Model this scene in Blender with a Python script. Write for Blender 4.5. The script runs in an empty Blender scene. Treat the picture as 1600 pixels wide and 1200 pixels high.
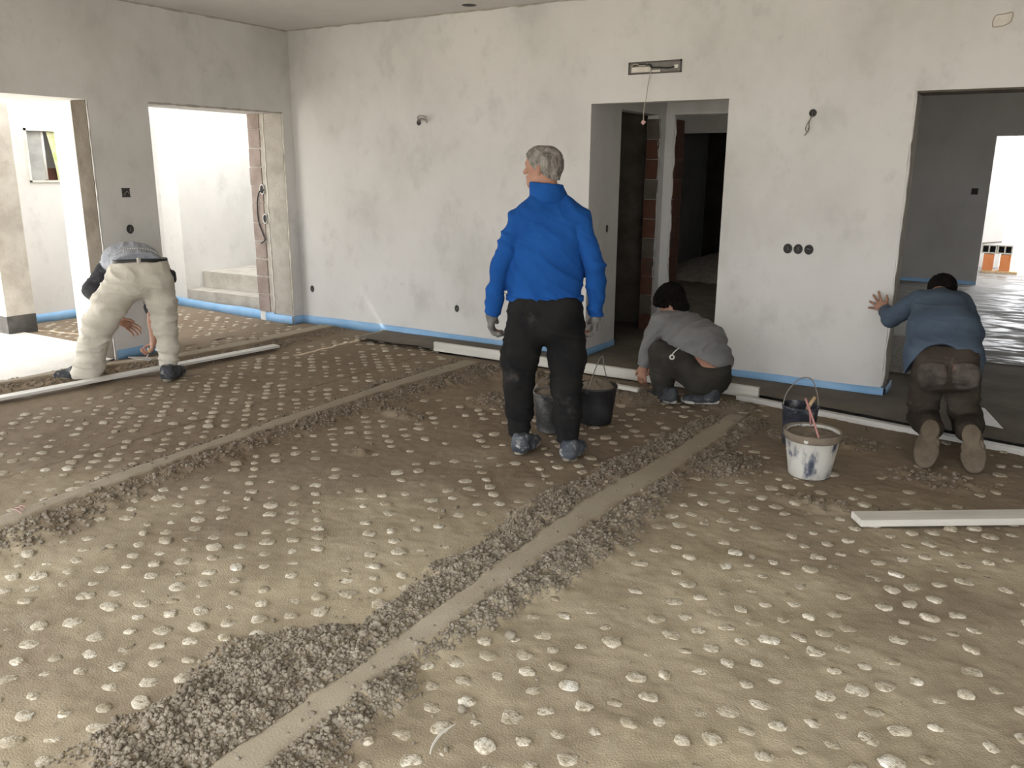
import bpy, bmesh, math, random
import numpy as np
from mathutils import Vector, Matrix

random.seed(7)
RNG = np.random.default_rng(11)
SC = bpy.context.scene
COL = SC.collection

# ------------------------------------------------------------------ camera
FPX, PITCH, YAW, ROLL, CAMZ = 1311.53, 0.24983, 0.54905, 0.0059, 1.65
_F = np.array([-math.sin(YAW) * math.cos(PITCH), math.cos(YAW) * math.cos(PITCH), -math.sin(PITCH)])
_R0 = np.array([math.cos(YAW), math.sin(YAW), 0.0])
_U0 = np.cross(_R0, _F)
_R = _R0 * math.cos(ROLL) + _U0 * math.sin(ROLL)
_U = -_R0 * math.sin(ROLL) + _U0 * math.cos(ROLL)
cam_data = bpy.data.cameras.new('camera')
cam = bpy.data.objects.new('camera', cam_data)
COL.objects.link(cam)
cam.matrix_world = Matrix(((_R[0], _U[0], -_F[0], 0), (_R[1], _U[1], -_F[1], 0), (_R[2], _U[2], -_F[2], CAMZ), (0, 0, 0, 1)))
cam_data.sensor_width = 36.0
cam_data.lens = FPX / 1600 * 36.0
cam_data.clip_end = 300
SC.camera = cam

# ------------------------------------------------------------------ world, sun, exposure
world = bpy.data.worlds.new('overcast_sky')
SC.world = world
world.use_nodes = True
_wn = world.node_tree.nodes
_wn['Background'].inputs[0].default_value = (0.965, 0.98, 1.0, 1)
_wn['Background'].inputs[1].default_value = 2.3
sun_data = bpy.data.lights.new('sun', 'SUN')
sun_data.energy = 7.0
sun_data.angle = math.radians(1.2)
sun_data.color = (1.0, 0.95, 0.87)
sun = bpy.data.objects.new('sun', sun_data)
COL.objects.link(sun)
sun.rotation_euler = Vector((0.62, 0.10, -0.78)).to_track_quat('-Z', 'Y').to_euler()
sun.location = (-20, 0, 20)
vs = SC.view_settings
vs.view_transform = 'Standard'
vs.look = 'None'
vs.gamma = 1.0
vs.use_curve_mapping = False
vs.exposure = 1.32

XL, YB, ZC = -6.76, 6.62, 3.01        # left wall, back wall, ceiling
XR, YF = 3.4, -0.5                    # unseen right wall and window wall behind the camera

def portal(loc, rot, sx, sy):
    d = bpy.data.lights.new('window_portal', 'AREA')
    d.shape = 'RECTANGLE'; d.size = sx; d.size_y = sy
    d.cycles.is_portal = True
    o = bpy.data.objects.new('window_portal', d); COL.objects.link(o)
    o.location = loc; o.rotation_euler = rot
# window band behind the camera, facing into the room (+Y)
portal((-1.3, YF - 0.16, 1.2), (math.radians(90), 0, 0), 8.6, 2.3)
portal((1.9, 17.2, 1.5), (math.radians(-90), 0, 0), 4.2, 3.0)

# ------------------------------------------------------------------ helpers
def vnoise(p, seed=0):
    """value noise in [-1,1]; p is (...,2) or (...,3)"""
    p = np.asarray(p, float)
    i = np.floor(p).astype(np.int64); f = p - i
    f = f * f * (3 - 2 * f)
    n = p.shape[-1]
    out = 0
    for c in range(1 << n):
        w = 1.0; h = np.full(p.shape[:-1], seed * 374761393 + 12345, np.int64)
        for a in range(n):
            b = (c >> a) & 1
            w = w * (f[..., a] if b else 1 - f[..., a])
            h = h ^ ((i[..., a] + b) * (73856093, 19349663, 83492791)[a])
            h = (h * 1274126177 + 974711) & 0x7fffffff
            h = h ^ (h >> 13)
        h = (h * 60493 + 19990303) & 0x7fffffff
        out = out + w * (((h ^ (h >> 11)) & 0xffff) / 32767.5 - 1)
    return out

def sstep(a, b, x):
    t = np.clip((x - a) / (b - a), 0, 1)
    return t * t * (3 - 2 * t)

def tag(o, label=None, cat=None, group=None, kind=None):
    if label: o['label'] = label
    if cat: o['category'] = cat
    if group: o['group'] = group
    if kind: o['kind'] = kind
    return o

def link(name, me, mat=None, parent=None, smooth=False):
    if mat is not None: me.materials.append(mat)
    if smooth:
        me.polygons.foreach_set('use_smooth', np.ones(len(me.polygons), bool))
    o = bpy.data.objects.new(name, me)
    COL.objects.link(o)
    if parent is not None:
        o.parent = parent
        if parent.type == 'EMPTY' or parent.location.length > 0 or True:
            o.matrix_parent_inverse = parent.matrix_basis.inverted()
    return o

def mesh_np(name, V, Fc):
    """V (n,3), Fc (m,k) numpy -> mesh"""
    V = np.ascontiguousarray(V, np.float32); Fc = np.ascontiguousarray(Fc, np.int32)
    me = bpy.data.meshes.new(name)
    k = Fc.shape[1]
    me.vertices.add(len(V)); me.vertices.foreach_set('co', V.ravel())
    me.loops.add(Fc.size); me.loops.foreach_set('vertex_index', Fc.ravel())
    me.polygons.add(len(Fc))
    me.polygons.foreach_set('loop_start', np.arange(0, Fc.size, k, dtype=np.int32))
    try: me.polygons.foreach_set('loop_total', np.full(len(Fc), k, np.int32))
    except Exception: pass
    me.update(calc_edges=True)
    return me

def empty(name, loc=(0, 0, 0), rz=0.0):
    o = bpy.data.objects.new(name, None)
    COL.objects.link(o)
    o.location = loc; o.rotation_euler = (0, 0, rz)
    o.empty_display_size = 0.1
    return o

class MB:
    """small mesh builder"""
    def __init__(s): s.bm = bmesh.new()
    def box(s, x0, x1, y0, y1, z0, z1, bev=0.0, M=None):
        r = bmesh.ops.create_cube(s.bm, size=1.0)
        vs_ = r['verts']
        for v in vs_:
            v.co = Vector(((x0 + x1) / 2 + v.co.x * (x1 - x0), (y0 + y1) / 2 + v.co.y * (y1 - y0), (z0 + z1) / 2 + v.co.z * (z1 - z0)))
        if bev > 0:
            es = list({e for v in vs_ for e in v.link_edges})
            rr = bmesh.ops.bevel(s.bm, geom=es, offset=bev, segments=2, profile=0.5, affect='EDGES')
            vs_ = list({v for f in rr['faces'] for v in f.verts} | {v for v in vs_ if v.is_valid})
        if M is not None:
            for v in vs_: v.co = M @ v.co
        return s
    def lathe(s, prof, seg=24, M=None, ax=1.0, ay=1.0):
        rings = []
        for r, z in prof:
            if r <= 1e-6:
                rings.append([s.bm.verts.new((0, 0, z))])
            else:
                rings.append([s.bm.verts.new((ax * r * math.cos(2 * math.pi * k / seg), ay * r * math.sin(2 * math.pi * k / seg), z)) for k in range(seg)])
        for a, b in zip(rings, rings[1:]):
            for k in range(seg):
                k2 = (k + 1) % seg
                if len(a) == 1 and len(b) == 1: continue
                if len(a) == 1: s.bm.faces.new((a[0], b[k2], b[k])) if True else None
                elif len(b) == 1: s.bm.faces.new((a[k], a[k2], b[0]))
                else: s.bm.faces.new((a[k], a[k2], b[k2], b[k]))
        if M is not None:
            for rg in rings:
                for v in rg: v.co = M @ v.co
        return s
    def tube(s, pts, r, seg=8, caps=True):
        pts = [Vector(p) for p in pts]; n = len(pts)
        rr = r if isinstance(r, (list, tuple)) else [r] * n
        up = Vector((0, 0, 1)); prev = None; rings = []
        for i, p in enumerate(pts):
            d = (pts[min(i + 1, n - 1)] - pts[max(i - 1, 0)]).normalized()
            if prev is None:
                a = d.cross(up)
                if a.length < 1e-3: a = d.cross(Vector((1, 0, 0)))
            else: a = prev - d * prev.dot(d)
            a.normalize(); prev = a; b = d.cross(a)
            rings.append([s.bm.verts.new(p + (a * math.cos(2 * math.pi * k / seg) + b * math.sin(2 * math.pi * k / seg)) * rr[i]) for k in range(seg)])
        for A, B in zip(rings, rings[1:]):
            for k in range(seg):
                s.bm.faces.new((A[k], A[(k + 1) % seg], B[(k + 1) % seg], B[k]))
        if caps:
            s.bm.faces.new(list(reversed(rings[0]))); s.bm.faces.new(rings[-1])
        return s
    def prism(s, poly, z0, z1, M=None):
        a = [s.bm.verts.new((x, y, z0)) for x, y in poly]; b = [s.bm.verts.new((x, y, z1)) for x, y in poly]
        n = len(poly)
        s.bm.faces.new(list(reversed(a))); s.bm.faces.new(b)
        for k in range(n): s.bm.faces.new((a[k], a[(k + 1) % n], b[(k + 1) % n], b[k]))
        if M is not None:
            for v in a + b: v.co = M @ v.co
        return s
    def mesh(s, name):
        bmesh.ops.recalc_face_normals(s.bm, faces=s.bm.faces)
        me = bpy.data.meshes.new(name); s.bm.to_mesh(me); s.bm.free(); return me
    def obj(s, name, mat, parent=None, smooth=False):
        return link(name, s.mesh(name), mat, parent, smooth)

def spline(pts, n=8):
    pts = [Vector(p) for p in pts]; out = []
    for i in range(len(pts) - 1):
        p0 = pts[max(i - 1, 0)]; p1 = pts[i]; p2 = pts[i + 1]; p3 = pts[min(i + 2, len(pts) - 1)]
        for k in range(n):
            t = k / n
            out.append(0.5 * ((2 * p1) + (p2 - p0) * t + (2 * p0 - 5 * p1 + 4 * p2 - p3) * t * t + (3 * p1 - p0 - 3 * p2 + p3) * t ** 3))
    out.append(pts[-1]); return out

def ray(u, v): return _F + _R * (u - 800) / FPX - _U * (v - 600) / FPX
def at_y(u, v, Y):
    d = ray(u, v); return np.array([0, 0, CAMZ]) + d * (Y / d[1])
def at_x(u, v, X):
    d = ray(u, v); return np.array([0, 0, CAMZ]) + d * (X / d[0])
def at_z(u, v, Z=0.0):
    d = ray(u, v); return np.array([0, 0, CAMZ]) + d * ((Z - CAMZ) / d[2])

# ------------------------------------------------------------------ materials
def srgb(r, g, b):
    f = lambda c: (c / 255) / 12.92 if c / 255 <= 0.04045 else ((c / 255 + 0.055) / 1.055) ** 2.4
    return (f(r), f(g), f(b))

def material(name, cols, scale=3.0, detail=4.0, rough=0.9, bump=0.0, bscale=60.0, lo=0.35, hi=0.65, spec=0.3, stretch=(1, 1, 1), distort=0.0,
             coord='Object', second=None, metallic=0.0, bdetail=4.0, bdist=0.01):
    """cols: list of 2+ linear colours spread over a noise ramp. second=(colour, scale, lo, hi): patches over it"""
    m = bpy.data.materials.new(name); m.use_nodes = True
    nt = m.node_tree; N = nt.nodes; L = nt.links
    bs = N['Principled BSDF']
    bs.inputs['Roughness'].default_value = rough
    bs.inputs['Metallic'].default_value = metallic
    bs.inputs['Specular IOR Level'].default_value = spec
    tc = N.new('ShaderNodeTexCoord'); mp = N.new('ShaderNodeMapping')
    mp.inputs['Scale'].default_value = stretch
    if coord == 'World':
        g = N.new('ShaderNodeNewGeometry'); L.new(g.outputs['Position'], mp.inputs['Vector'])
    else:
        L.new(tc.outputs[coord], mp.inputs['Vector'])
    nz = N.new('ShaderNodeTexNoise'); nz.inputs['Scale'].default_value = scale; nz.inputs['Detail'].default_value = detail
    nz.inputs['Distortion'].default_value = distort; nz.inputs['Roughness'].default_value = 0.6
    L.new(mp.outputs[0], nz.inputs['Vector'])
    rp = N.new('ShaderNodeValToRGB')
    el = rp.color_ramp.elements
    n = len(cols)
    while len(el) < n: el.new(0.5)
    for k, c in enumerate(cols):
        el[k].position = lo + (hi - lo) * k / max(n - 1, 1); el[k].color = (*c, 1)
    L.new(nz.outputs['Fac'], rp.inputs['Fac'])
    last = rp.outputs['Color']
    for sd in ([] if second is None else (second if isinstance(second, list) else [second])):
        c2, s2, l2, h2 = sd
        n2 = N.new('ShaderNodeTexNoise'); n2.inputs['Scale'].default_value = s2; n2.inputs['Detail'].default_value = 6; n2.inputs['Roughness'].default_value = 0.65
        L.new(mp.outputs[0], n2.inputs['Vector'])
        mr = N.new('ShaderNodeMapRange'); mr.inputs['From Min'].default_value = l2; mr.inputs['From Max'].default_value = h2
        L.new(n2.outputs['Fac'], mr.inputs['Value'])
        mx = N.new('ShaderNodeMix'); mx.data_type = 'RGBA'
        L.new(mr.outputs[0], mx.inputs['Factor']); L.new(last, mx.inputs[6]); mx.inputs[7].default_value = (*c2, 1)
        last = mx.outputs[2]
    L.new(last, bs.inputs['Base Color'])
    if bump > 0:
        nb = N.new('ShaderNodeTexNoise'); nb.inputs['Scale'].default_value = bscale; nb.inputs['Detail'].default_value = bdetail
        L.new(mp.outputs[0], nb.inputs['Vector'])
        bp = N.new('ShaderNodeBump'); bp.inputs['Strength'].default_value = bump; bp.inputs['Distance'].default_value = bdist
        L.new(nb.outputs['Fac'], bp.inputs['Height']); L.new(bp.outputs[0], bs.inputs['Normal'])
    return m

def plain(name, c, rough=0.6, spec=0.4, metallic=0.0):
    m = bpy.data.materials.new(name); m.use_nodes = True
    b = m.node_tree.nodes['Principled BSDF']
    b.inputs['Base Color'].default_value = (*c, 1); b.inputs['Roughness'].default_value = rough
    b.inputs['Specular IOR Level'].default_value = spec; b.inputs['Metallic'].default_value = metallic
    return m

MT = {}
MT['plaster'] = material('white_plaster', [(0.6, 0.587, 0.57), (0.665, 0.655, 0.638), (0.7, 0.69, 0.672)], 1.1, 5, 0.92, 0.1, 40, 0.3, 0.66, 0.2, coord='World',
                         second=[((0.52, 0.517, 0.48), 0.8, 0.48, 0.82), ((0.51, 0.5, 0.485), 3.2, 0.55, 0.88), ((0.49, 0.478, 0.457), 8, 0.62, 0.88)], stretch=(1, 1, 0.8))
MT['ceiling'] = material('grey_ceiling_plaster', [(0.63, 0.61, 0.585), (0.7, 0.685, 0.66)], 1.2, 4, 0.95, 0.1, 30, coord='World', spec=0.2)
MT['concrete'] = material('raw_concrete', [(0.34, 0.315, 0.275), (0.42, 0.395, 0.35), (0.49, 0.465, 0.42)], 5, 8, 0.95, 0.5, 45, 0.32, 0.7, 0.2, coord='World',
                          second=((0.28, 0.255, 0.22), 3.2, 0.6, 0.8))
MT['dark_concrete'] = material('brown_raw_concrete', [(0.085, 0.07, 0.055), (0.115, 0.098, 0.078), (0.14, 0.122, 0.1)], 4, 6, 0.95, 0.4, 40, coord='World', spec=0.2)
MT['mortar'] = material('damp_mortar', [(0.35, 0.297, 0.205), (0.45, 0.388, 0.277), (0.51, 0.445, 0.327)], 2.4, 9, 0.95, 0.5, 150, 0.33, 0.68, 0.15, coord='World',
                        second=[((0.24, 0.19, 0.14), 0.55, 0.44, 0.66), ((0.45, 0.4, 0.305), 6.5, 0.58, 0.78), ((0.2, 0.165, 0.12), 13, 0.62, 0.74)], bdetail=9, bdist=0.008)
MT['crumb'] = material('crumbly_mortar', [(0.24, 0.205, 0.16), (0.33, 0.29, 0.23), (0.4, 0.355, 0.285)], 20, 5, 0.95, 0.7, 320, 0.3, 0.7, 0.15, coord='World')
def add_damp_falloff(m, c, fac, lo=3.3, hi=5.2):
    """light falloff painted into the colour along with damp mortar, darker towards the working side of the floor, with a ragged border"""
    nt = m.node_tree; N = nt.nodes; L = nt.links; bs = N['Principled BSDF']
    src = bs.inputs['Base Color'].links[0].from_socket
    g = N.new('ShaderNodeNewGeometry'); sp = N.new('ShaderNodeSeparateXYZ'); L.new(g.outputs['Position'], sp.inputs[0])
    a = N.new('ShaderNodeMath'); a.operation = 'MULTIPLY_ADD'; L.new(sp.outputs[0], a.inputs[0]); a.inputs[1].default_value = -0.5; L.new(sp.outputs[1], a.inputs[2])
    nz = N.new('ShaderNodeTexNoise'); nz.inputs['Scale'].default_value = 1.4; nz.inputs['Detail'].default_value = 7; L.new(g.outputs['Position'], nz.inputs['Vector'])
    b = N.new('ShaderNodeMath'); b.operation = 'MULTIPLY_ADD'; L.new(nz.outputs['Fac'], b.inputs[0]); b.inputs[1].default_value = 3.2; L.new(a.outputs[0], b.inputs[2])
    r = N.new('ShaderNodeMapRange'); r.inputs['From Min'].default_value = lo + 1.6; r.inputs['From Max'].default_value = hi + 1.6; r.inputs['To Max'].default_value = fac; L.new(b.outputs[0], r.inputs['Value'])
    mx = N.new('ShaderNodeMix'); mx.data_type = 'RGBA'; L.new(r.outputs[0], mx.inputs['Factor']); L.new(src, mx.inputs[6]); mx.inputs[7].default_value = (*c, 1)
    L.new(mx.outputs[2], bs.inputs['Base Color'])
add_damp_falloff(MT['mortar'], (0.165, 0.122, 0.086), 0.82); add_damp_falloff(MT['crumb'], (0.17, 0.13, 0.095), 0.6)
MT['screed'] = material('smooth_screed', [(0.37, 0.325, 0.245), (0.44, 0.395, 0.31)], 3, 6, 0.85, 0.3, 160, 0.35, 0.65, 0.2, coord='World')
add_damp_falloff(MT['screed'], (0.2, 0.162, 0.12), 0.6)
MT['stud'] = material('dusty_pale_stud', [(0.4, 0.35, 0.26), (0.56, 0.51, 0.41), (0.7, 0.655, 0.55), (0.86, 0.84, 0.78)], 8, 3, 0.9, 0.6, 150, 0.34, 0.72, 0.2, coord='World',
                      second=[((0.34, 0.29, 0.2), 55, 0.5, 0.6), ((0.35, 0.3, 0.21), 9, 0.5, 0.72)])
add_damp_falloff(MT['stud'], (0.26, 0.215, 0.16), 0.5)
MT['wet'] = material('wet_grey_screed', [(0.085, 0.078, 0.07), (0.14, 0.13, 0.118), (0.22, 0.207, 0.19)], 3.0, 9, 0.42, 0.25, 18, 0.34, 0.66, 0.55, coord='World', stretch=(0.8, 1.6, 1), distort=0.8, bdetail=8)
_w = MT['wet'].node_tree; _n = [q for q in _w.nodes if q.type == 'TEX_NOISE'][0]; _mr = _w.nodes.new('ShaderNodeMapRange')
_mr.inputs['From Min'].default_value = 0.42; _mr.inputs['From Max'].default_value = 0.6; _mr.inputs['To Min'].default_value = 0.36; _mr.inputs['To Max'].default_value = 0.85
_w.links.new(_n.outputs['Fac'], _mr.inputs['Value']); _w.links.new(_mr.outputs[0], _w.nodes['Principled BSDF'].inputs['Roughness'])
MT['dark_screed'] = material('dark_fresh_screed', [(0.115, 0.097, 0.075), (0.17, 0.147, 0.117)], 2.5, 7, 0.85, 0.4, 60, coord='World')
MT['blue'] = material('blue_foam_strip', [(0.2, 0.39, 0.64), (0.25, 0.45, 0.7), (0.33, 0.53, 0.76)], 3, 3, 0.6, 0.1, 30, 0.3, 0.75, 0.4, coord='World', second=((0.5, 0.62, 0.74), 5, 0.66, 0.78))
MT['brick_grey'] = material('grey_brown_brick', [(0.25, 0.2, 0.175), (0.34, 0.28, 0.25)], 6, 6, 0.95, 0.5, 70, coord='World')
MT['brick_red'] = material('red_brown_brick', [(0.085, 0.038, 0.025), (0.125, 0.056, 0.036), (0.075, 0.055, 0.043)], 5, 6, 0.95, 0.5, 70, 0.3, 0.7, coord='World')
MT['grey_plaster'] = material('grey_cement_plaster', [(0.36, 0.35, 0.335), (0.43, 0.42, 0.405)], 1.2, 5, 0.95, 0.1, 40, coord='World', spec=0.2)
MT['joint'] = material('pale_mortar_joint', [(0.36, 0.33, 0.29), (0.5, 0.47, 0.42)], 12, 5, 0.95, 0.5, 90, coord='World')
MT['plaster_edge'] = material('ragged_plaster_edge', [(0.6, 0.57, 0.5), (0.72, 0.7, 0.64)], 14, 5, 0.95, 0.6, 60, coord='World')
MT['black'] = plain('black_plastic', (0.018, 0.018, 0.018), 0.6)
MT['darkbox'] = material('dark_socket_box', [(0.03, 0.03, 0.032), (0.075, 0.072, 0.07)], 60, 3, 0.7)
MT['wire'] = plain('grey_wire', (0.19, 0.17, 0.15), 0.6)
MT['pale_wire'] = plain('pale_wire', (0.42, 0.38, 0.33), 0.6)
MT['pink'] = plain('pale_pink_plastic', (0.5, 0.3, 0.29), 0.5)
MT['white_plastic'] = plain('white_plastic', (0.68, 0.67, 0.63), 0.5)
MT['wood'] = material('pale_painted_wood', [(0.5, 0.475, 0.42), (0.62, 0.6, 0.545), (0.69, 0.67, 0.62)], 5, 6, 0.7, 0.2, 60, 0.3, 0.7, 0.3, stretch=(0.25, 3, 3), second=((0.38, 0.33, 0.26), 4, 0.66, 0.78))
MT['alu'] = material('dusty_aluminium_rail', [(0.5, 0.485, 0.45), (0.63, 0.62, 0.59)], 4, 5, 0.5, 0.1, 60, 0.3, 0.7, 0.5, stretch=(0.3, 3, 3), second=((0.33, 0.29, 0.23), 6, 0.62, 0.74))
MT['raw_wood'] = material('raw_wood', [(0.42, 0.29, 0.15), (0.55, 0.41, 0.24)], 8, 5, 0.7, 0.2, 60, stretch=(3, 3, 0.4))
MT['terracotta'] = material('orange_clay', [(0.50, 0.175, 0.06), (0.58, 0.22, 0.085)], 6, 5, 0.9, 0.4, 60, coord='World')
MT['ground'] = material('pale_dusty_ground', [(0.42, 0.39, 0.34), (0.5, 0.47, 0.42)], 1.2, 5, 0.95, 0.3, 20, coord='World')
MT['threshold'] = material('pale_cement', [(0.5, 0.48, 0.44), (0.62, 0.6, 0.56)], 2, 6, 0.95, 0.4, 40, coord='World')
# ------------------------------------------------------------------ structure: walls
def boxes(name, bl, mat, parent=None, kind='structure'):
    b = MB()
    for q in bl: b.box(*q)
    o = b.obj(name, mat, parent)
    if kind and parent is None: o['kind'] = kind
    return o

BT = 0.15                               # back wall thickness
wall_back = boxes('wall_back', [(XL - 0.5, -3.29, YB, YB + BT, 0, 4.5), (-3.29, -2.12, YB, YB + BT, 2.187, 3.3),
                                (-2.12, -1.94, YB, YB + BT, 0, 3.3), (-1.94, -0.82, YB, YB + 0.3, 0, 3.3), (-0.82, 2.2, YB, YB + 0.3, 2.19, 3.3), (2.2, XR + 0.2, YB, YB + BT, 0, 3.3)], MT['plaster'])
WT = 0.53                               # left wall thickness
wall_left = boxes('wall_left', [(XL - WT, XL, YF - 0.3, 1.4, 0, 4.2), (XL - WT, XL, 1.4, 4.35, 2.19, 4.2), (XL - WT, XL, 4.35, 4.915, 0, 4.2),
                                (XL - WT, XL, 4.915, 6.49, 2.205, 4.5), (XL - WT, XL - 0.001, 6.49, YB - 0.001, 0, 4.5), (XL - WT, XL - 0.3, YB + BT, 9.2, 0, 3.3)], MT['plaster'])
wall_right = boxes('wall_right', [(XR, XR + 0.2, YF - 0.3, YB, 0, 3.3)], MT['plaster'])
wall_front = boxes('wall_front', [(XL - WT, -5.6, YF - 0.3, YF, 0, 3.3), (-5.6, 3.0, YF - 0.3, YF, 2.35, 3.3), (3.0, XR + 0.2, YF - 0.3, YF, 0, 3.3),
                                  (-1.5, -1.2, YF - 0.3, YF, 0, 2.35)], MT['plaster'])
ceiling = boxes('ceiling', [(XL - 0.02, XR + 0.2, YF - 1.2, YB + BT, ZC, ZC + 0.28)], MT['ceiling'])

# raw edges of the ceiling joint and openings
def rough_strip(name, p0, p1, w, seed, mat, parent, n=60, r0=0.006, amp=1.0):
    """knobbly bead of plaster along a straight edge"""
    p0 = Vector(p0); p1 = Vector(p1)
    pts, rr = [], []
    for k in range(n + 1):
        t = k / n; a = vnoise(np.array([t * 23.0, seed * 1.7]), seed); b2 = vnoise(np.array([t * 41.0, 3.1 + seed]), seed)
        pts.append(p0.lerp(p1, t) + Vector((a, b2, a * 0.6)) * w * amp)
        rr.append(max(0.002, r0 * (1 + 0.6 * b2)))
    b = MB(); b.tube(pts, rr, 6)
    return b.obj(name, mat, parent, True)
rough_strip('plaster_bead', (XL + 0.004, YB - 0.004, ZC - 0.004), (-3.2, YB - 0.004, ZC - 0.004), 0.006, 3, MT['concrete'], wall_back, 120, 0.009)
rough_strip('plaster_bead', (XL + 0.004, 3.8, ZC - 0.004), (XL + 0.004, YB, ZC - 0.004), 0.006, 5, MT['concrete'], wall_left, 80, 0.009)

# left wall: raw concrete jambs, plaster edges and the brick pier
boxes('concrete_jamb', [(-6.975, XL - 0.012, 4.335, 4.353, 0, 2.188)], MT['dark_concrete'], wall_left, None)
boxes('concrete_jamb', [(-7.035, XL - 0.014, 6.476, 6.492, 0.1, 2.2)], MT['concrete'], wall_left, None)
rough_strip('plaster_edge', (XL - 0.006, 6.486, 0.1), (XL - 0.006, 6.486, 2.2), 0.004, 8, MT['plaster_edge'], wall_left, 50, 0.009)
rough_strip('plaster_edge', (-7.04, 6.475, 0.1), (-7.04, 6.475, 2.2), 0.006, 9, MT['plaster_edge'], wall_left, 50, 0.009)
rough_strip('plaster_edge', (XL - 0.006, 4.345, 0.0), (XL - 0.006, 4.345, 2.19), 0.005, 12, MT['plaster'], wall_left, 50, 0.008)
rough_strip('plaster_edge', (XL - 0.003, 4.92, 2.203), (XL - 0.003, 6.47, 2.203), 0.003, 15, MT['concrete'], wall_left, 40, 0.008)
boxes('mortar_bed', [(-7.285, -7.04, 6.4795, 6.492, 0.1, 2.2)], MT['joint'], wall_left, None)
_bm = MB().box(-0.115, 0.06, -0.009, 0.006, -0.092, 0.092, 0.004).mesh('brick')
_bm.materials.append(MT['brick_grey'])
for k in range(11):
    o = bpy.data.objects.new('brick', _bm); COL.objects.link(o); o.parent = wall_left
    o.location = (-7.165 + random.uniform(-.006, .006), 6.478, 0.2 + k * 0.195)
    o.scale = (1 + random.uniform(-.04, .04), 1, 1 + random.uniform(-.05, .03))

# corridor behind the doorway in the back wall
CX = -3.29
wall_corridor = boxes('wall_corridor', [(CX - 0.14, CX, YB + BT, 7.235, 0, 2.9), (CX - 0.14, CX, 7.235, 8.17, 2.18, 2.9), (CX - 0.14, CX, 8.17, 8.30, 0, 2.9),
                                        (-2.06, -1.94, YB + BT, 8.44, 0, 2.9)], MT['plaster'])
wall_corridor_end = boxes('wall_corridor_end', [(CX - 0.14, -3.2, 8.305, 8.545, 0, 2.9), (-3.2, -2.3, 8.305, 8.545, 2.19, 2.9), (-2.3, -1.94, 8.305, 8.545, 0, 2.9)], MT['plaster'])
boxes('ceiling_corridor', [(CX - 0.14, -1.94, YB + BT, 8.46, 2.9, 3.0)], MT['ceiling'])
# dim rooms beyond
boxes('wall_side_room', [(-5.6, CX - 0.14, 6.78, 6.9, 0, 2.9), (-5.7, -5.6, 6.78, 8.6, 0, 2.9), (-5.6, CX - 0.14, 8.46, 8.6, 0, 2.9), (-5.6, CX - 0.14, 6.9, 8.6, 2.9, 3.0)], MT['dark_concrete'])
boxes('wall_rear_room', [(-6.4, -5.4, 9.7, 11.3, 2.0, 2.1), (-5.4, -5.3, 8.6, 10.0, 0, 2.9), (-5.4, -5.3, 10.0, 11.0, 0, 1.0), (-5.4, -5.3, 10.0, 11.0, 1.9, 2.9), (-5.4, -5.3, 11.0, 15.6, 0, 2.9), (-2.06, -1.94, 8.455, 15.6, 0, 2.9), (-5.4, -1.94, 11.9, 12.05, 2.17, 2.9), (-2.6, -1.94, 11.9, 12.05, 0, 2.9),  # first box: unseen eave added to keep sun off the rear floor
                         (-5.4, CX - 0.14, 8.6, 12.05, 2.9, 3.0), (CX - 0.14, -1.94, 8.455, 12.05, 2.9, 3.0)], MT['plaster'])
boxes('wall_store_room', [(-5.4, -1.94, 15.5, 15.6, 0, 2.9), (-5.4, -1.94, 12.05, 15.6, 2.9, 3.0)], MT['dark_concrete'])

# brick jambs in the corridor: one brick a piece
_bj = MB().box(-0.068, 0.068, -0.012, 0.012, -0.0955, 0.0955, 0.004).mesh('brick'); _bj.materials.append(MT['brick_red'])
_bj2 = MB().box(-0.068, 0.068, -0.012, 0.012, -0.0955, 0.0955, 0.004).mesh('brick'); _bj2.materials.append(MT['dark_concrete'])
for k in range(11):
    for (loc, rz, par) in (((CX - 0.07, 8.158, 0.1 + k * 0.195), 0, wall_corridor), ((-3.188, 8.425, 0.1 + k * 0.195), math.pi / 2, wall_corridor_end)):
        o = bpy.data.objects.new('brick', _bj2 if (k % 3 == 1 and rz == 0) else _bj); COL.objects.link(o); o.parent = par
        o.location = loc; o.rotation_euler = (0, 0, rz); o.scale = ((1.7 if rz else 1) * (1 + random.uniform(-.05, .05)), 1, 1)
rough_strip('plaster_edge', (CX - 0.004, 8.156, 0.05), (CX - 0.004, 8.156, 2.18), 0.012, 21, MT['grey_plaster'], wall_corridor, 50, 0.009)
rough_strip('plaster_edge', (-3.19, 8.302, 0.05), (-3.19, 8.302, 2.18), 0.01, 22, MT['plaster'], wall_corridor_end, 50, 0.01)

# opening on the far side: raw jamb face of the back wall and the grey room beyond
boxes('concrete_jamb', [(-0.822, -0.811, YB + 0.012, YB + 0.296, 0.1, 2.19)], MT['concrete'], wall_back, None)
rough_strip('plaster_edge', (-0.813, YB + 0.004, 0.1), (-0.813, YB + 0.004, 2.19), 0.004, 31, MT['plaster'], wall_back, 60, 0.008)
boxes('concrete_lintel', [(-0.81, 2.2, YB + 0.02, YB + 0.296, 2.178, 2.192)], MT['dark_concrete'], wall_back, None)
YFAR = 14.15
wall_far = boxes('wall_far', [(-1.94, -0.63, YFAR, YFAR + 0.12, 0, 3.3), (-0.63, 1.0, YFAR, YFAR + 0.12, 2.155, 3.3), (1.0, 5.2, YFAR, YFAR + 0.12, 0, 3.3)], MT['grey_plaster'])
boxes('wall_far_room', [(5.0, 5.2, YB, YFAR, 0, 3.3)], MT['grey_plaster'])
boxes('ceiling_far_room', [(-1.94, 5.2, YB + BT, YFAR + 0.12, 3.0, 3.2)], MT['ceiling'])
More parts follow.
